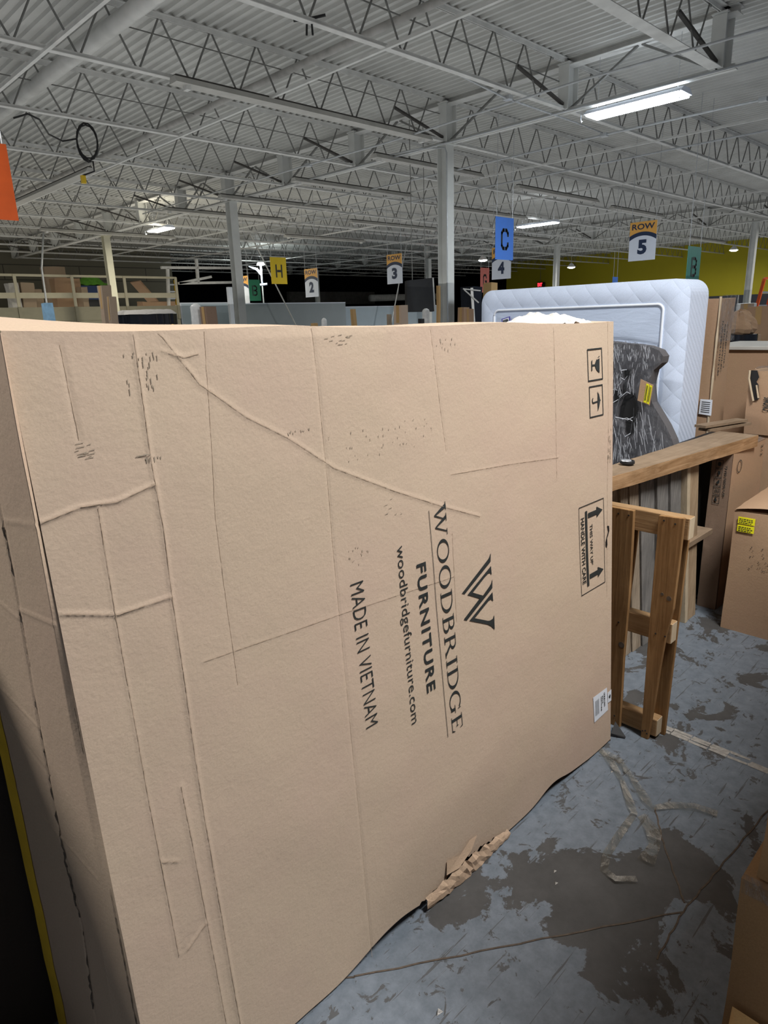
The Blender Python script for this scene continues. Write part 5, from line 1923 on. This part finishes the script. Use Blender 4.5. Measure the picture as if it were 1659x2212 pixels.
# hoist frame right of platform
r = thing('gantry_frame', 'pale steel gantry frame in front of the dark opening, right of the storage platform', 'frame', ony(420, 690, YM+1))
for p_, q_ in (((348, 578), (500, 579)), ((362, 580), (366, 700)), ((424, 560), (428, 612)), ((386, 612), (500, 610)), ((386, 612), (456, 598))):
    b = MB(); b.bar(ony(*p_, YM+.4), ony(*q_, YM+.4), .12, .10); make('frame_bar', b, 'steel', r)

# partitions
for (x0, x1, yt, Y, mat, lab) in ((388, 502, 656, 27.6, 'partition', 'pale blue partition left of the second column'), (524, 746, 657, 26.0, 'partition_grey', 'grey-blue partition panel under the yellow and row 2 signs'),
                                  (744, 958, 664, 27.0, 'partition', 'pale blue partition behind the black screen')):
    a = ony(x0, yt, Y); c = ony(x1, yt, Y)
    r = thing('partition_panel', lab, 'partition', (a.x, Y, 0), 'office partitions')
    b = MB(); b.box(a.x, c.x, Y, Y+.08, 0, a.z); make('panel', b, mat, r)
    b = MB(); b.box(a.x, c.x, Y-.01, Y+.09, a.z, a.z+.04); make('cap_rail', b, 'white_sign', r)
    b = MB(); b.box(a.x, a.x+.06, Y-.012, Y, 0, a.z); make('edge_post', b, 'white_sign', r)
a = ony(497, 620, 26.0)
b = MB(); b.box(a.x-.10, a.x+.10, 26.0, 26.15, 0, a.z); solo('white_post', b, 'white_sign', 'white post just left of the second column', 'post')
# diagonal tie rods in front of the dark wall
for (p_, q_, lab) in (((594, 612), (617, 658), 'thin diagonal rod under the yellow sign'), ((862, 612), (852, 664), 'thin diagonal rod under the row 3 sign')):
    pa_, pb_ = ony(*p_, 25.5), ony(*q_, 25.5); pc_ = pb_+(pa_-pb_)*((5.30-pb_.z)/(pa_.z-pb_.z))
    b = MB(); b.tube([pc_, pb_+(pb_-pa_)*(pb_.z/(pa_.z-pb_.z))], .03, 6); solo('tie_rod', b, 'steel', lab, 'rod', 'tie rods')
# dim duct in the dark
b = MB(); b.tube([ony(800, 644, 34), ony(960, 640, 34)], .22, 12)
r = thing('duct', 'dim round duct in the dark opening behind the row 3 sign', 'duct', ony(800, 644, 34)); make('pipe', b, 'steel_dull', r, smooth=True)
b = MB(); q = ony(860, 600, 34); b.tube([(q.x, 34, ony(860, 640, 34).z), (q.x, 34, 5.28)], .02, 5); make('hanger', b, 'steel_dull', r)
b = MB(); a = ony(625, 630, 36); c = ony(810, 656, 36); b.box(a.x, c.x, 36, 36.3, c.z, a.z)
solo('wall_cabinet', b, 'housing_dark', 'dark grey wall cabinet barely visible in the dark opening', 'cabinet')

# black screen
r = thing('hanging_screen', 'black flat screen hanging left of the tall front column', 'screen', far(906, 640, 14))
Q = [far(x, y, t_) for x, y, t_ in ((879, 606, 13.6), (934, 600, 14.2), (938, 672, 14.2), (880, 673, 13.6))]
nn = (Q[1]-Q[0]).cross(Q[3]-Q[0]).normalized()
if nn.dot(CAM-Q[0]) > 0: nn = -nn
b = MB(); b.prism(Q, nn*.06); make('screen_panel', b, 'black', r)
b = MB(); e = (Q[1]-Q[0]).normalized(); b.prism([Q[1], Q[1]+e*.05, Q[2]+e*.05, Q[2]], nn*.06); make('screen_side', b, 'housing', r)
for q in (Q[0].lerp(Q[1], .25), Q[0].lerp(Q[1], .75)):
    b = MB(); b.tube([q+nn*.03, (q.x+nn.x*.03, q.y+nn.y*.03, 5.295)], .008, 5); make('hanger', b, 'rod', r)

# goods peeking above the huge carton
def roll(x0, x1, ytop, t, mat, label, name, cat):
    c = far((x0+x1)/2, ytop, t); w = (x1-x0)/F_PX*t/2
    b = MB(); b.grid(lambda s, u: (c.x+(w+.01*noise.noise(Vector((math.cos(s*6.28)*3, math.sin(s*6.28)*3, u*14))))*math.cos(s*2*PI), c.y+w*math.sin(s*2*PI), c.z*u), 20, 24)
    b.tube([(c.x, c.y, c.z-.02), (c.x, c.y, c.z+.012), (c.x, c.y, c.z+.03)], [w*1.0, w*.85, w*.3], 18)
    return solo(name, b, mat, label, cat, smooth=True)


px_box(88, 114, 654, 6.5, 'blue_wrap', 'pale blue plastic-wrapped bundle standing before the storage platform', 'wrapped_bundle', 'bundle', seed=41, tape=False)
px_box(209, 238, 617, 7.5, 'kraft_far', 'tall narrow carton standing left of the cream column', seed=21)
px_box(230, 252, 643, 6.8, 'kraft_far', 'shorter brown carton overlapping the tall narrow one by the cream column', seed=22)
# round black wrapped thing with white top
c = far(314, 672, 7.2)
w = 125/F_PX*7.2/2
r = thing('wrapped_drum', 'wide round black film-wrapped stack with a white cover on top, left of centre', 'wrapped stack', (c.x, c.y, 0))
b = MB(); b.grid(lambda s, u: (c.x+(w+.006*math.sin(s*150)+.01*noise.noise(Vector((s*40, u*3, 0))))*math.cos(s*2*PI), c.y+(w+.006*math.sin(s*150))*math.sin(s*2*PI), (c.z-.03)*u), 120, 6)
make('black_wrap', b, 'black_gloss', r, smooth=True)
b = MB(); b.grid(lambda s, u: (c.x+(w*(1-u*.96)+.012)*math.cos(s*2*PI), c.y+(w*(1-u*.96)+.012)*math.sin(s*2*PI), c.z-.035+.045*min(1, u*6)+.006*noise.noise(Vector((math.cos(s*6.28)*4, math.sin(s*6.28)*4, u*5)))), 60, 10)
make('white_cover', b, 'foam', r, smooth=True)
roll(411, 434, 662, 7.0, 'white_wrap', 'bubble-wrapped upright roll right of the round black stack', 'bubble_wrap_roll', 'roll')
px_box(432, 467, 664, 6.9, 'kraft_dark', 'brown carton with raised flap beside the bubble-wrapped roll', seed=23)
px_box(672, 687, 698, 8, 'kraft_gold', 'small orange-brown carton top peeking over the huge carton', seed=24)
roll(694, 706, 692, 8.5, 'white_wrap', 'small white wrapped tube peeking above the huge carton', 'wrapped_tube', 'roll')
px_box(757, 769, 669, 9, 'kraft_gold', 'slim orange-brown carton standing before the pale partition', seed=25)
px_box(836, 847, 678, 9, 'wood_old', 'thin dark upright piece left of the light brown carton', 'upright_board', 'board', seed=26, tape=False)
px_box(850, 881, 661, 8.6, 'kraft', 'light brown carton under the row 3 sign beside the black screen', seed=27)
roll(912, 928, 671, 9.5, 'white_wrap', 'white plastic-wrapped roll under the black screen', 'wrapped_roll', 'roll')
px_box(903, 916, 688, 9, 'black', 'small black tub with white label beneath the screen', 'tub', 'tub', seed=28, tape=False)
px_box(943, 952, 618, 9.4, 'kraft_gold', 'very slim tall carton left of the tall front column', seed=29)
px_box(989, 1013, 664, 9.5, 'kraft_mid', 'brown carton just right of the tall front column', seed=30)
px_box(1006, 1024, 668, 8.4, 'kraft_mid', 'brown carton beside the mattress left end', seed=31)
stk = px_box(996, 1040, 620, 12.5, 'black_gloss', 'black film-wrapped stack bound with pale tape, between column and mattress', 'wrapped_stack', 'wrapped stack', seed=32, tape=False)
for p_, q_ in (((1000, 624), (1038, 628)), ((1003, 626), (1034, 654)), ((1019, 622), (1024, 702))):
    b = MB(); b.bar(far(*p_, 12.0), far(*q_, 12.0), .045, .02); make('pale_strap', b, 'foam', stk)
px_box(1044, 1074, 612, 13.0, 'kraft_gold', 'brown carton rising above the left end of the mattress', seed=33)
# vertical cable left
b = MB(); a = ony(95, 508, 24); c = ony(100, 650, 24); b.tube([(a.x, 24, 4.6), ony(90, 580, 24), c, (c.x, 24, 0)], .03, 6)
solo('drop_cable', b, 'conduit', 'pale cable dropping from the ceiling in front of the storage platform', 'cable', smooth=True)
